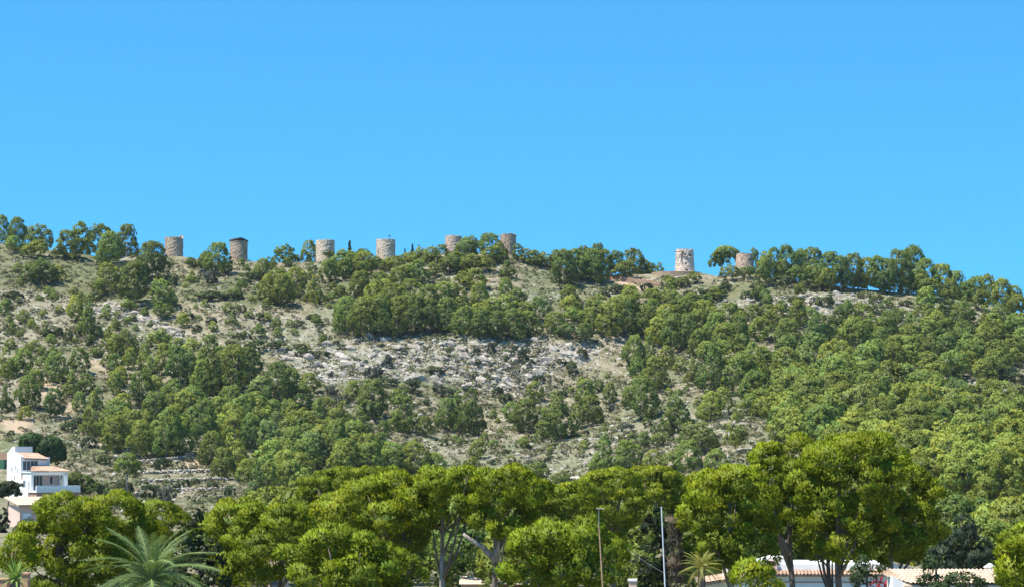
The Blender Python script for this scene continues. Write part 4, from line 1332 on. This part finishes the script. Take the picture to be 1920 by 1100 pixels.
pg = hits([(4, 872)])[0]
b = MB(); b.box(-6, 2.0, -5, 7, -1.0, 1.2); o = b.build('sports_court', M['court'], None, (pg[0] - 1, pg[1] + 2, pg[2])); tag(o, 'green surfaced court on a terrace behind the white villa', 'court')
b = MB(); b.box(-6, 2.6, 7.1, 7.7, -1.0, 2.6); o = b.build('retaining_wall', M['terracotta'], None, (pg[0] - 1, pg[1] + 2, pg[2])); tag(o, 'orange earth bank wall behind the green court', 'wall')

# long white house behind the right trunks (local x right, y back)
DH = 138.0
h0 = pix(1395, 1078, DH); z_e = h0[2]
v3 = empty('white_house', (h0[0], DH, 0), 0, 'long low white house with tiled eaves behind the big pine trunks', 'house')
pxh = DH / 4330
LW = (1668 - 1395) * pxh
b = MB(); b.box(0, LW, 0, 6, -0.2, z_e - 0.05); b.build('front_wall', M['white'], v3)
b = MB(); b.box(0.002, LW - 0.1, -0.07, -0.002, z_e - 0.42, z_e - 0.36); b.build('wall_band', M['brick'], v3)
b = MB(); b.box(-0.2, LW + 0.2, -0.25, 0.6, z_e - 0.06, z_e + 0.03); b.build('eave', M['tile'], v3)
tiles((-0.4, 0.35, z_e + 0.26), (LW + 0.2, 0.35, z_e + 0.26), (-0.4, -0.3, z_e + 0.02), (LW + 0.2, -0.3, z_e + 0.02), 44, 3, 'eave_tiles', M['tile'], v3)
b = MB(); b.box(0.9, LW - 0.1, 0.36, 5.9, z_e - 0.02, rowz(1057, DH)); b.build('upper_wall', M['white'], v3)
b = MB(); b.prism([(0.95, rowz(1060, DH)), (2.8, rowz(1060, DH)), (2.8, rowz(1046, DH)), (2.0, rowz(1042, DH)), (0.95, rowz(1052, DH))], 0.5, 3.0); b.build('gable', M['white'], v3)
b = MB(); cx0 = (1440 - 1395) * pxh; b.box(cx0, cx0 + 0.55, 0.1, 0.62, z_e, rowz(1052, DH)); b.box(cx0 - 0.06, cx0 + 0.61, 0.04, 0.68, rowz(1052, DH), rowz(1050, DH)); b.build('chimney', M['pink'], v3)
gx0 = (1672 - 1395) * pxh
b = MB(); b.prism([(gx0, z_e - 3), (gx0 + 2.2, z_e - 3), (gx0 + 2.2, rowz(1073, DH)), (gx0 + 0.1, rowz(1056, DH)), (gx0, rowz(1057, DH))], 1.0, 1.5); b.build('sloping_wall', M['white'], v3)
b = MB(); b.prism([(gx0 - 0.05, rowz(1057, DH)), (gx0 + 0.1, rowz(1056, DH) + 0.01), (gx0 + 2.3, rowz(1073, DH) + 0.01), (gx0 + 2.3, rowz(1073, DH) + 0.1), (gx0 + 0.1, rowz(1056, DH) + 0.12), (gx0 - 0.05, rowz(1057, DH) + 0.1)], 0.9, 1.6); b.build('coping', M['paletile'], v3)
for i, uu in enumerate((1490, 1540, 1605)):
    window(v3, (uu - 1395) * pxh, -0.03, z_e - 1.3, 1.0, 1.1)

# small lean-to roof at the left end
DL = 128.0; l0 = pix(1318, 1096, DL)
v4 = empty('outbuilding', (l0[0], DL, 0), 0, 'low white outbuilding with a tilted tile roof beside the small palm', 'outbuilding')
lw = 75 * DL / 4330; za_, zb_ = rowz(1093, DL), rowz(1081, DL)
b = MB(); b.prism([(0.1, -0.2), (lw, -0.2), (lw, zb_ - 0.12), (0.1, za_ - 0.12)], 0, 3); b.build('wall', M['white'], v4)
b = MB(); b.prism([(-0.1, za_ - 0.11), (lw + 0.15, zb_ - 0.11), (lw + 0.15, zb_ + 0.02), (-0.1, za_ + 0.02)], -0.4, 3.2); b.build('roof', M['tile'], v4)
tiles((-0.1, 3.2, za_ + 0.06), (-0.1, -0.45, za_ + 0.04), (lw + 0.15, 3.2, zb_ + 0.06), (lw + 0.15, -0.45, zb_ + 0.04), 14, 7, 'roof_tiles', M['tile'], v4)
b = MB(); b.box(lw * 0.55, lw * 0.55 + 0.45, 1.2, 1.65, za_, zb_ + 0.5); b.build('chimney', M['white'], v4)

# tiled house at the right
DR = 110.0
r0_ = pix(1680, 1094, DR)
v5 = empty('tiled_house', (r0_[0], DR, 0), 0, 'low white house under a broad pale peach tiled roof near the lower right corner', 'house')
pr = DR / 4330; rw = 205 * pr; ze = rowz(1094, DR); zr_ = rowz(1068, DR + 2.4)
b = MB(); b.box(0.75, rw, 0.3, 5, -0.2, ze - 0.08); b.build('front_wall', M['white'], v5)
b = MB(); b.prism([(-0.1, -0.2), (0.74, -0.2), (0.74, ze - 0.10), (-0.1, ze + 0.34)], 0.2, 2.0); b.build('side_wall', M['white'], v5)
b = MB(); b.prismx([(-0.1, ze - 0.06), (2.4, zr_ - 0.05), (4.9, ze - 0.06), (4.9, ze - 0.14), (-0.1, ze - 0.14)], 0.4, rw); b.build('roof', M['paletile'], v5)
tiles((0.0, 2.4, zr_), (rw, 2.4, zr_), (0.7, -0.15, ze), (rw + 0.1, -0.15, ze), 26, 7, 'roof_tiles', M['paletile'], v5, 0.07)
tiles((0.0, 2.4, zr_), (-0.01, 2.41, zr_), (0.7, -0.15, ze), (-0.4, 1.4, ze + 0.3), 6, 6, 'roof_tiles', M['paletile'], v5, 0.05)
b = MB(); cxx = (1870 - 1680) * pr; b.box(cxx, cxx + 0.4, 2.45, 2.9, zr_ - 0.3, zr_ + 0.12); b.prism([(cxx - 0.1, zr_ + 0.12), (cxx + 0.5, zr_ + 0.12), (cxx + 0.2, zr_ + 0.32)], 2.4, 2.95); b.build('chimney', M['white'], v5)

# bits of houses glimpsed between trunks at the bottom edge
for lab, u0, u1, vt, D, mt in (('pale pink house corner glimpsed under the left pines', 500, 530, 1066, 150, 'pink'), ('pale house wall glimpsed between the umbrella pine trunks', 866, 905, 1094, 170, 'pink'),
                               ('reddish house wall glimpsed right of the forked trunk', 933, 990, 1094, 165, 'terracotta')):
    p = pix(u0, vt, D); w = (u1 - u0) * D / 4330
    e = empty('house', (p[0], D, 0), 0, lab, 'house')
    b = MB(); b.box(0, w, 0, 4, -0.2, p[2]); b.build('wall', M[mt], e)
    b = MB(); b.prismx([(-0.3, p[2] + 0.003), (2, p[2] + 0.5), (4.3, p[2] + 0.003)], -0.2, w + 0.2); b.build('roof', M['paletile'], e)
    window(e, w * 0.5, -0.03, p[2] - 0.9, min(0.7, w * 0.6), 0.9, bars=0)
p = pix(1178, 1085, 118)
e = empty('chimney_stack', (p[0], 118, 0), 0, 'square pale chimney with a flat cap at the bottom edge among pines', 'chimney')
b = MB(); b.box(0.05, 0.42, 0, 0.4, 0, p[2] - 0.1); b.build('shaft', M['pink'], e)
b = MB(); b.box(0, 0.48, -0.05, 0.45, p[2] - 0.1, p[2]); b.build('cap', M['white'], e)


# ------------------------------------------------------------------ near pines
def near_pine(label, D, spec, H=None, trunk_u=None, tone=(1, 1, 1), seed=0, fork=None, bare=None, low=-0.45, dens=1.0, name='pine_tree', mat='pine', base_u=None):
    """spec: crown lobes in photo pixels (u, v, ru, rv) at depth D; several depth copies fill the crown"""
    r = np.random.default_rng(seed); rr = random.Random(seed)
    px = D / 4330.0
    us = [s[0] for s in spec]; uc = trunk_u if trunk_u is not None else sum(us) / len(us)
    x0 = (uc - 960) / 4318.0 * D if base_u is None else (base_u - 960) / 4318.0 * D
    e = empty(name, (x0, D, 0), 0, label, 'pine tree')
    lobes = []
    width = (max(s[0] + s[2] for s in spec) - min(s[0] - s[2] for s in spec)) * px
    um = 0.5 * (max(s[0] + s[2] for s in spec) + min(s[0] - s[2] for s in spec))
    for (u, v, ru, rv) in spec:
        c = pix(u, v, D)
        rx = ru * px; rz = rv * px
        half = max(0.2, 1 - abs((u - um) * px) / (width * 0.5)) ** 0.5 * width * 0.36
        for k in range(3):
            dy = (-half, 0, half)[k] * rr.uniform(0.6, 1.0) * (0.9 if k != 1 else 1)
            sz = rr.uniform(0.72, 1.0)
            lobes.append(((c[0] - x0 + (rr.uniform(-0.3, 0.3) * rx if k == 2 else 0), dy, c[2] + (rr.uniform(-0.25, 0.05) * rz if k != 0 else -0.1 * rz)), (rx * sz, rx * sz * 0.9, rz * sz)))
    area = sum(l[1][0] * (l[1][0] + l[1][2]) for l in lobes)
    ncl = int(min(265, area * 4.1 * dens))
    V, F, T, N = cloud(lobes, ncl, 0.50, 150, ('needle', 0.165, 0.085, 2), None, '', low=low, tintvar=0.24, bury=0.86, flat=0.66)
    put('crown', mesh_np('pine_crown', V, F, M[mat], T, N), e, color=tone)
    # trunk and limbs
    top = max(l[0][2] for l in lobes) * 0.96
    cb = min(l[0][2] - l[1][2] for l in lobes)
    tip = np.array([(um - uc) * px * 0.5, 0, top])
    b = MB(); pts = []; rad = []
    rt = 0.13 + width * 0.02
    bx = (uc - 960) / 4318.0 * D - x0
    for i in range(8):
        t = i / 7
        pts.append((bx * min(1, t * 1.6) + (um - uc) * px * 0.4 * max(0, t - 0.4) + 0.08 * math.sin(3 * t + seed), 0.06 * math.cos(4 * t + seed), -0.3 + t * (top + 0.3)))
        rad.append(rt * (1 - 0.72 * t))
    b.tube(pts, rad, 8); b.build('trunk', M['bark'] if seed % 3 else M['greybark'], e, smooth=True)
    tgt = sorted(lobes, key=lambda l: rr.random())[:9]
    for l in tgt:
        j = 3 + rr.randrange(3); p = Vector(pts[j]); q = Vector(l[0]); 
        if q.z < p.z: q.z = p.z + 0.2
        mid = p.lerp(q, 0.5) + Vector((0, 0, -0.12 * (q - p).length))
        lb = MB(); lb.tube([p, mid, q], [rad[j] * 0.62, rad[j] * 0.42, rad[j] * 0.14], 6); lb.build('limb', M['bark'], e, smooth=True)
    if fork:
        for (fp) in fork:
            P = [Vector(tuple(pix(u, v, D) - np.array([x0, D, 0]))) for (u, v, _r) in fp]
            lb = MB(); lb.tube(P, [q[2] * px for q in fp], 8); lb.build('limb', M['greybark'], e, smooth=True)
    return e


Y1 = (1.0, 1.0, 1.0); Y2 = (1.15, 1.1, 1.1); Y3 = (0.82, 0.86, 0.95); Y4 = (0.95, 1.0, 1.3)
near_pine('wide mounded pine left of the big palm, its crown reaching the villa terrace', 116,
          [(84, 1005, 40, 38), (122, 962, 40, 30), (70, 1060, 40, 40), (130, 1030, 50, 45), (172, 978, 42, 36), (175, 1050, 44, 44), (110, 1085, 44, 36), (58, 1012, 24, 28)], tone=Y1, seed=1)
near_pine('rounded pine merging behind the mounded pine above the palm', 122, [(222, 962, 44, 38), (250, 985, 32, 30), (200, 1010, 36, 36), (240, 1040, 34, 36)], tone=Y2, seed=2)
near_pine('small yellow-green pine top between palm fronds and dark ivy column', 140, [(300, 970, 30, 28), (328, 990, 26, 28), (290, 1010, 30, 30), (325, 1030, 28, 34)], tone=Y1, seed=3)
near_pine('pine with two rounded tops right of the dark ivy column', 125, [(432, 975, 42, 32), (400, 1000, 30, 34), (460, 1010, 40, 36), (430, 1050, 40, 40), (500, 975, 36, 34), (525, 1000, 36, 36)], tone=Y1, seed=4)
near_pine('dense dark pine in front of its pale neighbours left of the front pine', 118, [(500, 1035, 46, 40), (545, 990, 40, 40), (470, 1070, 40, 36), (550, 1040, 40, 40), (575, 1010, 28, 30)], tone=Y3, seed=5)
near_pine('dark pine rising behind the broad umbrella pine', 165, [(600, 915, 36, 30), (640, 902, 36, 26), (690, 900, 40, 24), (735, 900, 30, 22), (610, 955, 40, 34), (660, 945, 40, 30), (575, 950, 26, 28)], tone=Y3, seed=6)
near_pine('bright front pine filling the bottom edge before the bare trunks', 98, [(560, 1050, 32, 30), (620, 1020, 46, 28), (680, 1030, 44, 30), (600, 1080, 50, 34), (660, 1075, 50, 36), (720, 1055, 40, 32), (760, 1080, 34, 26), (700, 1100, 50, 26)], tone=Y4, seed=7)
near_pine('broad umbrella pine with domed crown left of the twin trunks', 126, [(640, 965, 44, 34), (690, 930, 46, 32), (740, 920, 42, 28), (770, 945, 36, 36), (720, 975, 46, 36), (660, 1000, 40, 30), (760, 1000, 34, 32), (620, 990, 24, 24)], trunk_u=770, tone=Y2, seed=8)
near_pine('flat topped umbrella pine on a tall straight bare trunk', 124, [(830, 905, 40, 24), (875, 898, 38, 22), (800, 935, 32, 28), (850, 945, 40, 26), (885, 935, 32, 28), (815, 970, 24, 16)], trunk_u=832, tone=Y1, seed=9, low=-0.3)
near_pine('umbrella pine with forked pale trunk and a limb leaning left', 122, [(925, 905, 34, 22), (960, 900, 34, 24), (985, 925, 30, 28), (930, 940, 36, 26), (965, 960, 34, 24), (910, 975, 22, 14), (950, 990, 26, 14)], trunk_u=930, tone=Y1, seed=10, low=-0.3,
          fork=[[(930, 1052, 7), (905, 1025, 5), (878, 1008, 4), (868, 1000, 3)], [(930, 1052, 7), (932, 1010, 6), (940, 970, 4)]])
near_pine('rounded pine row crown right of the forked umbrella pine', 150, [(1010, 930, 36, 30), (1045, 940, 34, 32), (1080, 930, 34, 30), (1030, 980, 40, 36), (1080, 975, 36, 36)], tone=Y1, seed=11)
near_pine('broad low front pine beside the rusty pole', 96, [(1010, 1025, 38, 30), (1050, 1010, 38, 26), (1095, 1010, 36, 26), (1130, 1030, 36, 32), (990, 1065, 36, 34), (1050, 1060, 46, 40), (1110, 1070, 44, 40), (1150, 1075, 26, 32)], tone=Y4, seed=12)
near_pine('tall pine with layered crown behind the rusty pole', 160, [(1125, 915, 36, 30), (1165, 905, 30, 28), (1150, 950, 40, 34), (1110, 960, 34, 30), (1185, 945, 30, 30), (1140, 990, 36, 26)], tone=Y1, seed=13)
near_pine('bright yellow-green pine top behind the steel mast', 175, [(1205, 900, 34, 24), (1240, 895, 30, 20), (1275, 915, 34, 26), (1225, 930, 38, 26), (1290, 945, 30, 28), (1255, 965, 34, 26)], tone=Y2, seed=14)
near_pine('large round pine right of the steel mast', 112, [(1330, 925, 42, 34), (1375, 905, 44, 32), (1410, 940, 40, 40), (1315, 975, 36, 40), (1365, 970, 50, 46), (1420, 990, 34, 40), (1340, 1025, 44, 30), (1400, 1030, 40, 30)], tone=Y1, seed=15)
near_pine('leaning trunk pine at the left of the tall right group', 120, [(1450, 860, 36, 30), (1500, 850, 38, 28), (1440, 900, 32, 36), (1490, 895, 42, 38), (1465, 945, 40, 38), (1510, 935, 36, 36), (1480, 990, 36, 28)], trunk_u=1478, tone=Y1, seed=16, base_u=1492,
          fork=[[(1480, 1040, 6), (1466, 1010, 4), (1452, 985, 3)]])
near_pine('tallest pine of the right group with a broad sunlit crown', 116, [(1560, 865, 44, 36), (1605, 845, 40, 28), (1645, 850, 36, 30), (1545, 920, 44, 40), (1600, 910, 48, 42), (1650, 905, 36, 40), (1560, 975, 44, 40), (1620, 970, 46, 42), (1590, 1020, 44, 28)], trunk_u=1562, tone=Y1, seed=17, base_u=1580)
near_pine('right hand pine of the tall group on a dark leaning trunk', 119, [(1670, 890, 34, 34), (1700, 915, 36, 34), (1735, 930, 30, 32), (1665, 960, 40, 40), (1715, 970, 40, 40), (1740, 985, 26, 32), (1680, 1015, 44, 30), (1650, 1035, 30, 20)], trunk_u=1658, tone=Y2, seed=18, base_u=1678)
near_pine('slim second trunk pine in the middle of the right group', 123, [(1530, 985, 34, 34), (1560, 1010, 30, 26), (1535, 1030, 30, 20)], trunk_u=1545, tone=Y3, seed=19, base_u=1568)
near_pine('bright young pine at the bottom edge left of the leaning trunk', 100, [(1405, 1085, 22, 22), (1430, 1095, 26, 24), (1420, 1075, 18, 16)], tone=Y2, seed=20)
near_pine('pine cut by the right edge beside the tiled roof', 95, [(1912, 1040, 24, 26), (1925, 1010, 30, 30), (1900, 1070, 22, 26), (1920, 1090, 36, 30), (1950, 1050, 36, 40)], tone=Y2, seed=21)
near_pine('small pine over the yucca at the left edge', 104, [(30, 1025, 22, 20), (20, 1045, 20, 20), (42, 1045, 16, 20)], tone=Y2, seed=22)


# ------------------------------------------------------------------ other near plants
def leafy(label, name, cat, D, spec, mat, leaf, seed, tone=(1, 1, 1), dens=1.0, depth=0.9, low=-0.6, clump=0.3, per=30, trunk=True):
    px = D / 4330.0; uc = sum(s[0] for s in spec) / len(spec)
    x0 = (uc - 960) / 4318.0 * D; z0 = float(zterr(x0, D))
    e = empty(name, (x0, D, z0), 0, label, cat)
    lob = []
    for (u, v, ru, rv) in spec:
        c = pix(u, v, D); lob.append(((c[0] - x0, 0, c[2] - z0), (ru * px, ru * px * depth, rv * px)))
    area = sum(l[1][0] * (l[1][0] + l[1][2]) for l in lob)
    V, F, T, N = cloud(lob, int(max(30, min(400, area * 16 * dens))), clump, per, leaf, None, '', low=low, tintvar=0.25)
    put('crown', mesh_np('crown', V, F, M[mat], T, N), e, color=tone)
    if trunk:
        top = max(l[0][2] for l in lob); b = MB(); b.tube([(0, 0, -0.3), (0.05, 0, top * 0.5), (0, 0, top)], [0.14, 0.1, 0.04], 7); b.build('trunk', M['bark'], e, smooth=True)
    return e


leafy('dark ivy clad cypress column right of the big palm', 'ivy_column', 'ivy', 108, [(361, 975, 9, 22), (360, 1010, 13, 28), (362, 1050, 18, 34), (370, 1085, 26, 30), (345, 1060, 14, 30), (392, 1050, 22, 30), (400, 1085, 26, 30), (335, 1090, 18, 20)], 'cypress', ('tri', 0.2, 0.7), 31, (1.25, 1.25, 1.0), trunk=False)
leafy('black-green ivy covered trunk beside the steel mast', 'ivy_column', 'ivy', 104, [(1226, 965, 10, 18), (1225, 1000, 14, 32), (1224, 1045, 17, 36), (1226, 1085, 22, 30)], 'cypress', ('tri', 0.2, 0.7), 32, (0.6, 0.65, 0.6), trunk=False)  # tone lowered: the column's shade is put into its leaf colour
leafy('grey dry creeper hanging on a trunk right of the steel mast', 'creeper', 'creeper', 112, [(1258, 1005, 10, 22), (1260, 1040, 11, 26), (1262, 1070, 10, 24)], 'scrub', ('needle', 0.3, 0.05, 4), 33, (0.17, 0.14, 0.10), trunk=False)
leafy('upright green cypress before the white house', 'cypress_tree', 'cypress', 106, [(1619, 1062, 10, 16), (1618, 1085, 16, 24), (1620, 1110, 18, 24)], 'cypress', ('tri', 0.16, 0.6), 34, (1.6, 1.7, 1.2))
leafy('pointed conifer at the corner of the tiled roof', 'cypress_tree', 'cypress', 102, [(1748, 1060, 9, 16), (1746, 1082, 14, 20), (1750, 1105, 20, 22)], 'cypress', ('tri', 0.16, 0.6), 35, (1.9, 2.1, 1.5))
leafy('rounded dark garden bush before the tiled roof', 'garden_bush', 'bush', 101, [(1806, 1090, 22, 16), (1792, 1100, 20, 16), (1822, 1100, 16, 16)], 'cypress', ('tri', 0.16, 0.6), 36, (1.9, 2.1, 1.5))
leafy('blue-green layered cedar behind the tiled roof', 'cedar_tree', 'cedar', 142, [(1806, 980, 10, 14), (1806, 1000, 20, 14), (1790, 1018, 26, 14), (1826, 1022, 24, 14), (1775, 1042, 30, 16), (1815, 1048, 34, 18), (1845, 1050, 20, 16), (1760, 1030, 16, 20), (1756, 1005, 12, 16), (1790, 1065, 34, 16)], 'cedar', ('needle', 0.26, 0.06, 4), 37)
leafy('dark leafy tree hiding the foot of the white villa', 'broadleaf_tree', 'tree', 340, [(18, 911, 14, 8), (4, 919, 14, 11), (37, 914, 8, 6), (27, 921, 11, 6)], 'cypress', ('tri', 0.4, 0.7), 38, (1.35, 1.45, 1.1), clump=0.35)
leafy('dark leafy tree below the pink house at the left edge', 'broadleaf_tree', 'tree', 285, [(2, 967, 9, 14), (8, 988, 9, 13), (0, 1004, 13, 16)], 'cypress', ('tri', 0.35, 0.7), 39, (1.3, 1.4, 1.1), clump=0.3)
leafy('deep green leafy tree behind the villa chimney', 'broadleaf_tree', 'tree', 425, [(92, 838, 22, 18), (80, 845, 18, 18), (104, 850, 16, 18), (60, 828, 18, 14), (55, 838, 14, 12)], 'cypress', ('tri', 0.45, 0.7), 40, (1.9, 2.4, 1.2), clump=0.6)
leafy('yellow-green bushes beside the villa terrace', 'garden_bush', 'bush', 408, [(140, 900, 14, 12), (160, 908, 14, 14), (172, 920, 16, 14)], 'scrub', ('tri', 0.35, 0.7), 41, (0.11, 0.15, 0.03), clump=0.5, trunk=False)
leafy('grey-green bushes under the small pine by the yucca', 'garden_bush', 'bush', 150, [(45, 1000, 14, 16), (30, 1010, 12, 14), (52, 985, 10, 14)], 'scrub', ('tri', 0.2, 0.7), 42, (0.07, 0.095, 0.05))
leafy('red flowering bougainvillea against the white house', 'bougainvillea', 'flowering shrub', 124, [(1640, 1094, 8, 5), (1657, 1088, 8, 5), (1664, 1097, 8, 6), (1648, 1102, 10, 5)], 'petal', ('tri', 0.12, 0.8), 43, clump=0.1, per=10, dens=1.6)

# dead trees in the forest
def bare_tree(label, D_uv, h, spread, mat, seed, lean=0.0):
    p = hits([D_uv])[0]; D = p[1]; px = D / 4330; H = h * px; r = random.Random(seed)
    e = empty('dead_tree', p, 0, label, 'dead tree')
    b = MB(); pts = [(lean * H * t, 0, -0.3 + t * H) for t in (0, 0.35, 0.7, 1.0)]; b.tube(pts, [0.17, 0.13, 0.09, 0.03], 7); b.build('trunk', mat, e, smooth=True)
    for i in range(11):
        t = r.uniform(0.2, 0.95); q = Vector((lean * H * t, 0, t * H)); a = r.uniform(0, 6.28); L = spread * px * r.uniform(0.5, 1) * (1.1 - t * 0.6)
        bb = MB(); bb.tube([q, q + Vector((math.cos(a) * L * 0.5, math.sin(a) * L * 0.5, L * 0.1)), q + Vector((math.cos(a) * L, math.sin(a) * L, L * r.uniform(-0.1, 0.35)))], [0.06, 0.04, 0.015], 5)
        bb.build('branch', mat, e)


M['deadwood'] = plain('bleached_dead_wood', (0.42, 0.39, 0.36), 0.9, 0.15, 3)
M['deadbrown'] = plain('brown_dead_wood', (0.16, 0.09, 0.07), 0.9, 0.2, 3)
bare_tree('bleached dead pine trunk standing in the spur forest', (1768, 862), 75, 26, M['deadwood'], 1)
bare_tree('brown dead pine in the forest near the right edge', (1881, 826), 62, 16, M['deadbrown'], 2)

# palms
def frond_mesh(L, droop, width, seed, n=46):
    r = random.Random(seed); V = []; F = []; pts = []
    for i in range(11):
        t = i / 10; pts.append(Vector((t * L * (1 - 0.12 * droop * t), 0, L * (0.20 * t - droop * 0.62 * t * t))))
    b = MB(); b.tube(pts, [0.045 * (1 - 0.8 * i / 10) for i in range(11)], 5, cap=False)
    for i in range(n):
        t = 0.10 + 0.9 * i / n; k = min(int(t * 10), 9); f = t * 10 - k; p = pts[k].lerp(pts[k + 1], f); d = (pts[k + 1] - pts[k]).normalized()
        l = width * (math.sin(math.pi * min(1, t * 0.9 + 0.1)) ** 0.6) * r.uniform(0.85, 1.1)
        for sd in (-1, 1):
            side = Vector((0, sd, 0)); up = d.cross(side) * sd
            tip = p + d * l * 0.75 + side * l * 0.65 + Vector((0, 0, l * r.uniform(-0.38, 0.12)))
            a = p + d * 0.03; c = p - d * 0.03
            b.add([a, c, tip], [(0, 1, 2)])
    me = b.mesh('frond', M['palm'])
    at = me.attributes.new('tint', 'FLOAT_COLOR', 'POINT')
    g = np.ones((len(me.vertices), 4), np.float32); g[:55, :3] = (1.7, 1.5, 1.2); at.data.foreach_set('color', g.ravel())
    return me


FR = [frond_mesh(1.0 * 3.3, dr, 0.55, i) for i, dr in enumerate((0.85, 1.25, 1.6, 2.0))]


def palm(label, D, u, v, scale, n, seed, tone, trunk_r=0.28):
    r = random.Random(seed); p = pix(u, v, D)
    e = empty('palm_tree', (p[0], D, 0), 0, label, 'palm tree')
    b = MB(); H = p[2]; pts = []; rad = []
    for i in range(int(H / 0.22) + 1): pts.append((0.02 * math.sin(i), 0, -0.2 + i * 0.22)); rad.append(trunk_r * (1.0 if i % 2 else 0.86))
    pts.append((0, 0, H)); rad.append(trunk_r * 0.8)
    b.tube(pts, rad, 10); b.build('trunk', M['bark'], e)
    for i in range(n):
        t = (i + 0.5) / n; az = i * 2.39996 + r.uniform(-0.2, 0.2)
        el = math.radians(74 - 70 * t + r.uniform(-8, 8)); vi = min(3, int(t * 4))
        s = scale * r.uniform(0.85, 1.1) * (0.8 + 0.25 * math.sin(math.pi * min(1, t + 0.15)))
        g = r.uniform(0.85, 1.2)
        o = put('frond', FR[vi], e, (0, 0, H - 0.05), (0, 0, 0), (s, s, s), tuple(c * g for c in tone))
        o.rotation_euler = (Matrix.Rotation(az, 3, 'Z') @ Matrix.Rotation(-el, 3, 'Y') @ Matrix.Rotation(r.uniform(-0.5, 0.5), 3, 'X')).to_euler()
    return e


palm('large grey-green date palm with arching fronds at the lower left', 88, 284, 1090, 0.84, 52, 1, (0.85, 1.0, 0.82))
palm('small date palm with orange stalks beside the outbuilding', 98, 1316, 1066, 0.34, 40, 2, (1.5, 1.25, 0.75), 0.18)

# yucca on a terracotta wall at the lower left corner
p = pix(28, 1085, 90)
e = empty('yucca_plant', (p[0], 90, 0), 0, 'spiky pale green yucca over the terracotta wall in the corner', 'yucca')
b = MB(); b.tube([(0, 0, -0.2), (0.05, 0, p[2] * 0.5), (0, 0, p[2])], [0.14, 0.12, 0.1], 8); b.build('trunk', M['bark'], e)
yb = MB(); yb.add([(0, -0.03, 0), (0, 0.03, 0), (0.35, 0.035, 0.03), (0.35, -0.035, 0.03), (0.7, 0, -0.05)], [(0, 3, 2, 1), (3, 4, 2)]); ym = yb.mesh('leaf', M['palm'])
at = ym.attributes.new('tint', 'FLOAT_COLOR', 'POINT'); at.data.foreach_set('color', [1.0] * 20)
r = random.Random(4)
for i in range(46):
    t = i / 46; o = put('leaf', ym, e, (0, 0, p[2]), (0, 0, 0), (1.25, 1.4, 1.25), (1.2, 1.5, 0.8))
    o.rotation_euler = (Matrix.Rotation(i * 2.4, 3, 'Z') @ Matrix.Rotation(-math.radians(80 - 110 * t), 3, 'Y')).to_euler()
for lab, u0, u1, vt in (('terracotta wall end at the lower left corner', -30, 13, 1086), ('terracotta gate pillar right of the yucca', 40, 52, 1076)):
    q = pix(u0, vt, 91); w = (u1 - u0) * 91 / 4330
    b = MB(); b.box(0, w, 0, 0.5, -0.2, q[2]); b.box(-0.03, w + 0.03, -0.04, 0.54, q[2], q[2] + 0.05)
    tag(b.build('garden_wall', M['terracotta'], None, (q[0], 91, 0)), lab, 'wall')

# steel mast, rusty aerial pole, cable
def mast(name, label, D, u0, v0, u1, v1, w, mat):
    a = pix(u1, v1, D); c = pix(u0, v0, D); s = (c[2] - a[2]); dx = (c[0] - a[0]) / s
    e = empty(name, (a[0] - dx * a[2], D, 0), 0, label, 'pole')
    b = MB(); b.tube([(0, 0, -0.2), (dx * c[2] * 0.55, 0, c[2] * 0.55)], [w, w * 0.9], 8); b.build('lower_shaft', mat, e)
    b = MB(); b.tube([(dx * c[2] * 0.54, 0, c[2] * 0.54), (dx * c[2], 0, c[2])], [w * 0.75, w * 0.55], 8); b.build('upper_shaft', mat, e)
    return e, dx, c[2]


e, dx, H = mast('steel_mast', 'slim pale steel mast standing before the ivy covered trunk', 86, 1240, 949, 1247, 1100, 0.036, M['steel'])
e, dx, H = mast('aerial_pole', 'rusty brown aerial pole with a thin crossbar before the front pine', 86, 1123, 985, 1130, 1100, 0.042, M['rust'])
b = MB(); b.tube([(dx * H, 0, H - 0.05), (dx * H, 0, rowz(951, 86))], [0.018, 0.014], 6); b.build('aerial_rod', M['cable'], e)
b = MB(); z9 = rowz(953, 86); b.tube([(dx * H - 0.1, 0, z9), (dx * H + 0.2, 0, z9 + 0.01)], [0.009, 0.009], 6); b.build('crossbar', M['steel'], e)
def cable(label, a, c, sag, r_):
    a = Vector(a); c = Vector(c); P = [a.lerp(c, t) - Vector((0, 0, sag * 4 * t * (1 - t))) for t in [i / 12 for i in range(13)]]
    b = MB(); b.tube([p_ - a for p_ in P], [r_] * 13, 5); tag(b.build('cable', M['cable'], None, a), label, 'cable')
cable('thin stay cable running down to the steel mast', pix(1176, 1028, 92), pix(1244.5, 1073, 86), 0.05, 0.005)


# ------------------------------------------------------------------ thin summer haze over the valley
m = bpy.data.materials.new('haze_air'); m.use_nodes = True; t = m.node_tree
t.nodes.remove(t.nodes['Principled BSDF'])
pv = t.nodes.new('ShaderNodeVolumePrincipled')
pv.inputs['Color'].default_value = (0.80, 0.90, 1.0, 1)
pv.inputs['Density'].default_value = 0.00004
pv.inputs['Anisotropy'].default_value = 0.0
t.links.new(pv.outputs[0], t.nodes['Material Output'].inputs['Volume'])
b = MB(); b.box(gx[0] - 20, gx[-1] + 20, gy[0] - 20, gy[-1] + 20, float(GZ.min()) - 1.0, float(GZ.max()) + 16.0)
tag(b.build('haze', m), kind='stuff')
print('TRIS', sum(sum(max(0, p.loop_total - 2) for p in me.polygons) if len(me.polygons) < 3000 else len(me.polygons) * (2 if me.name.startswith('ground') else 1) for me in bpy.data.meshes), GZ.min(), GZ.max())
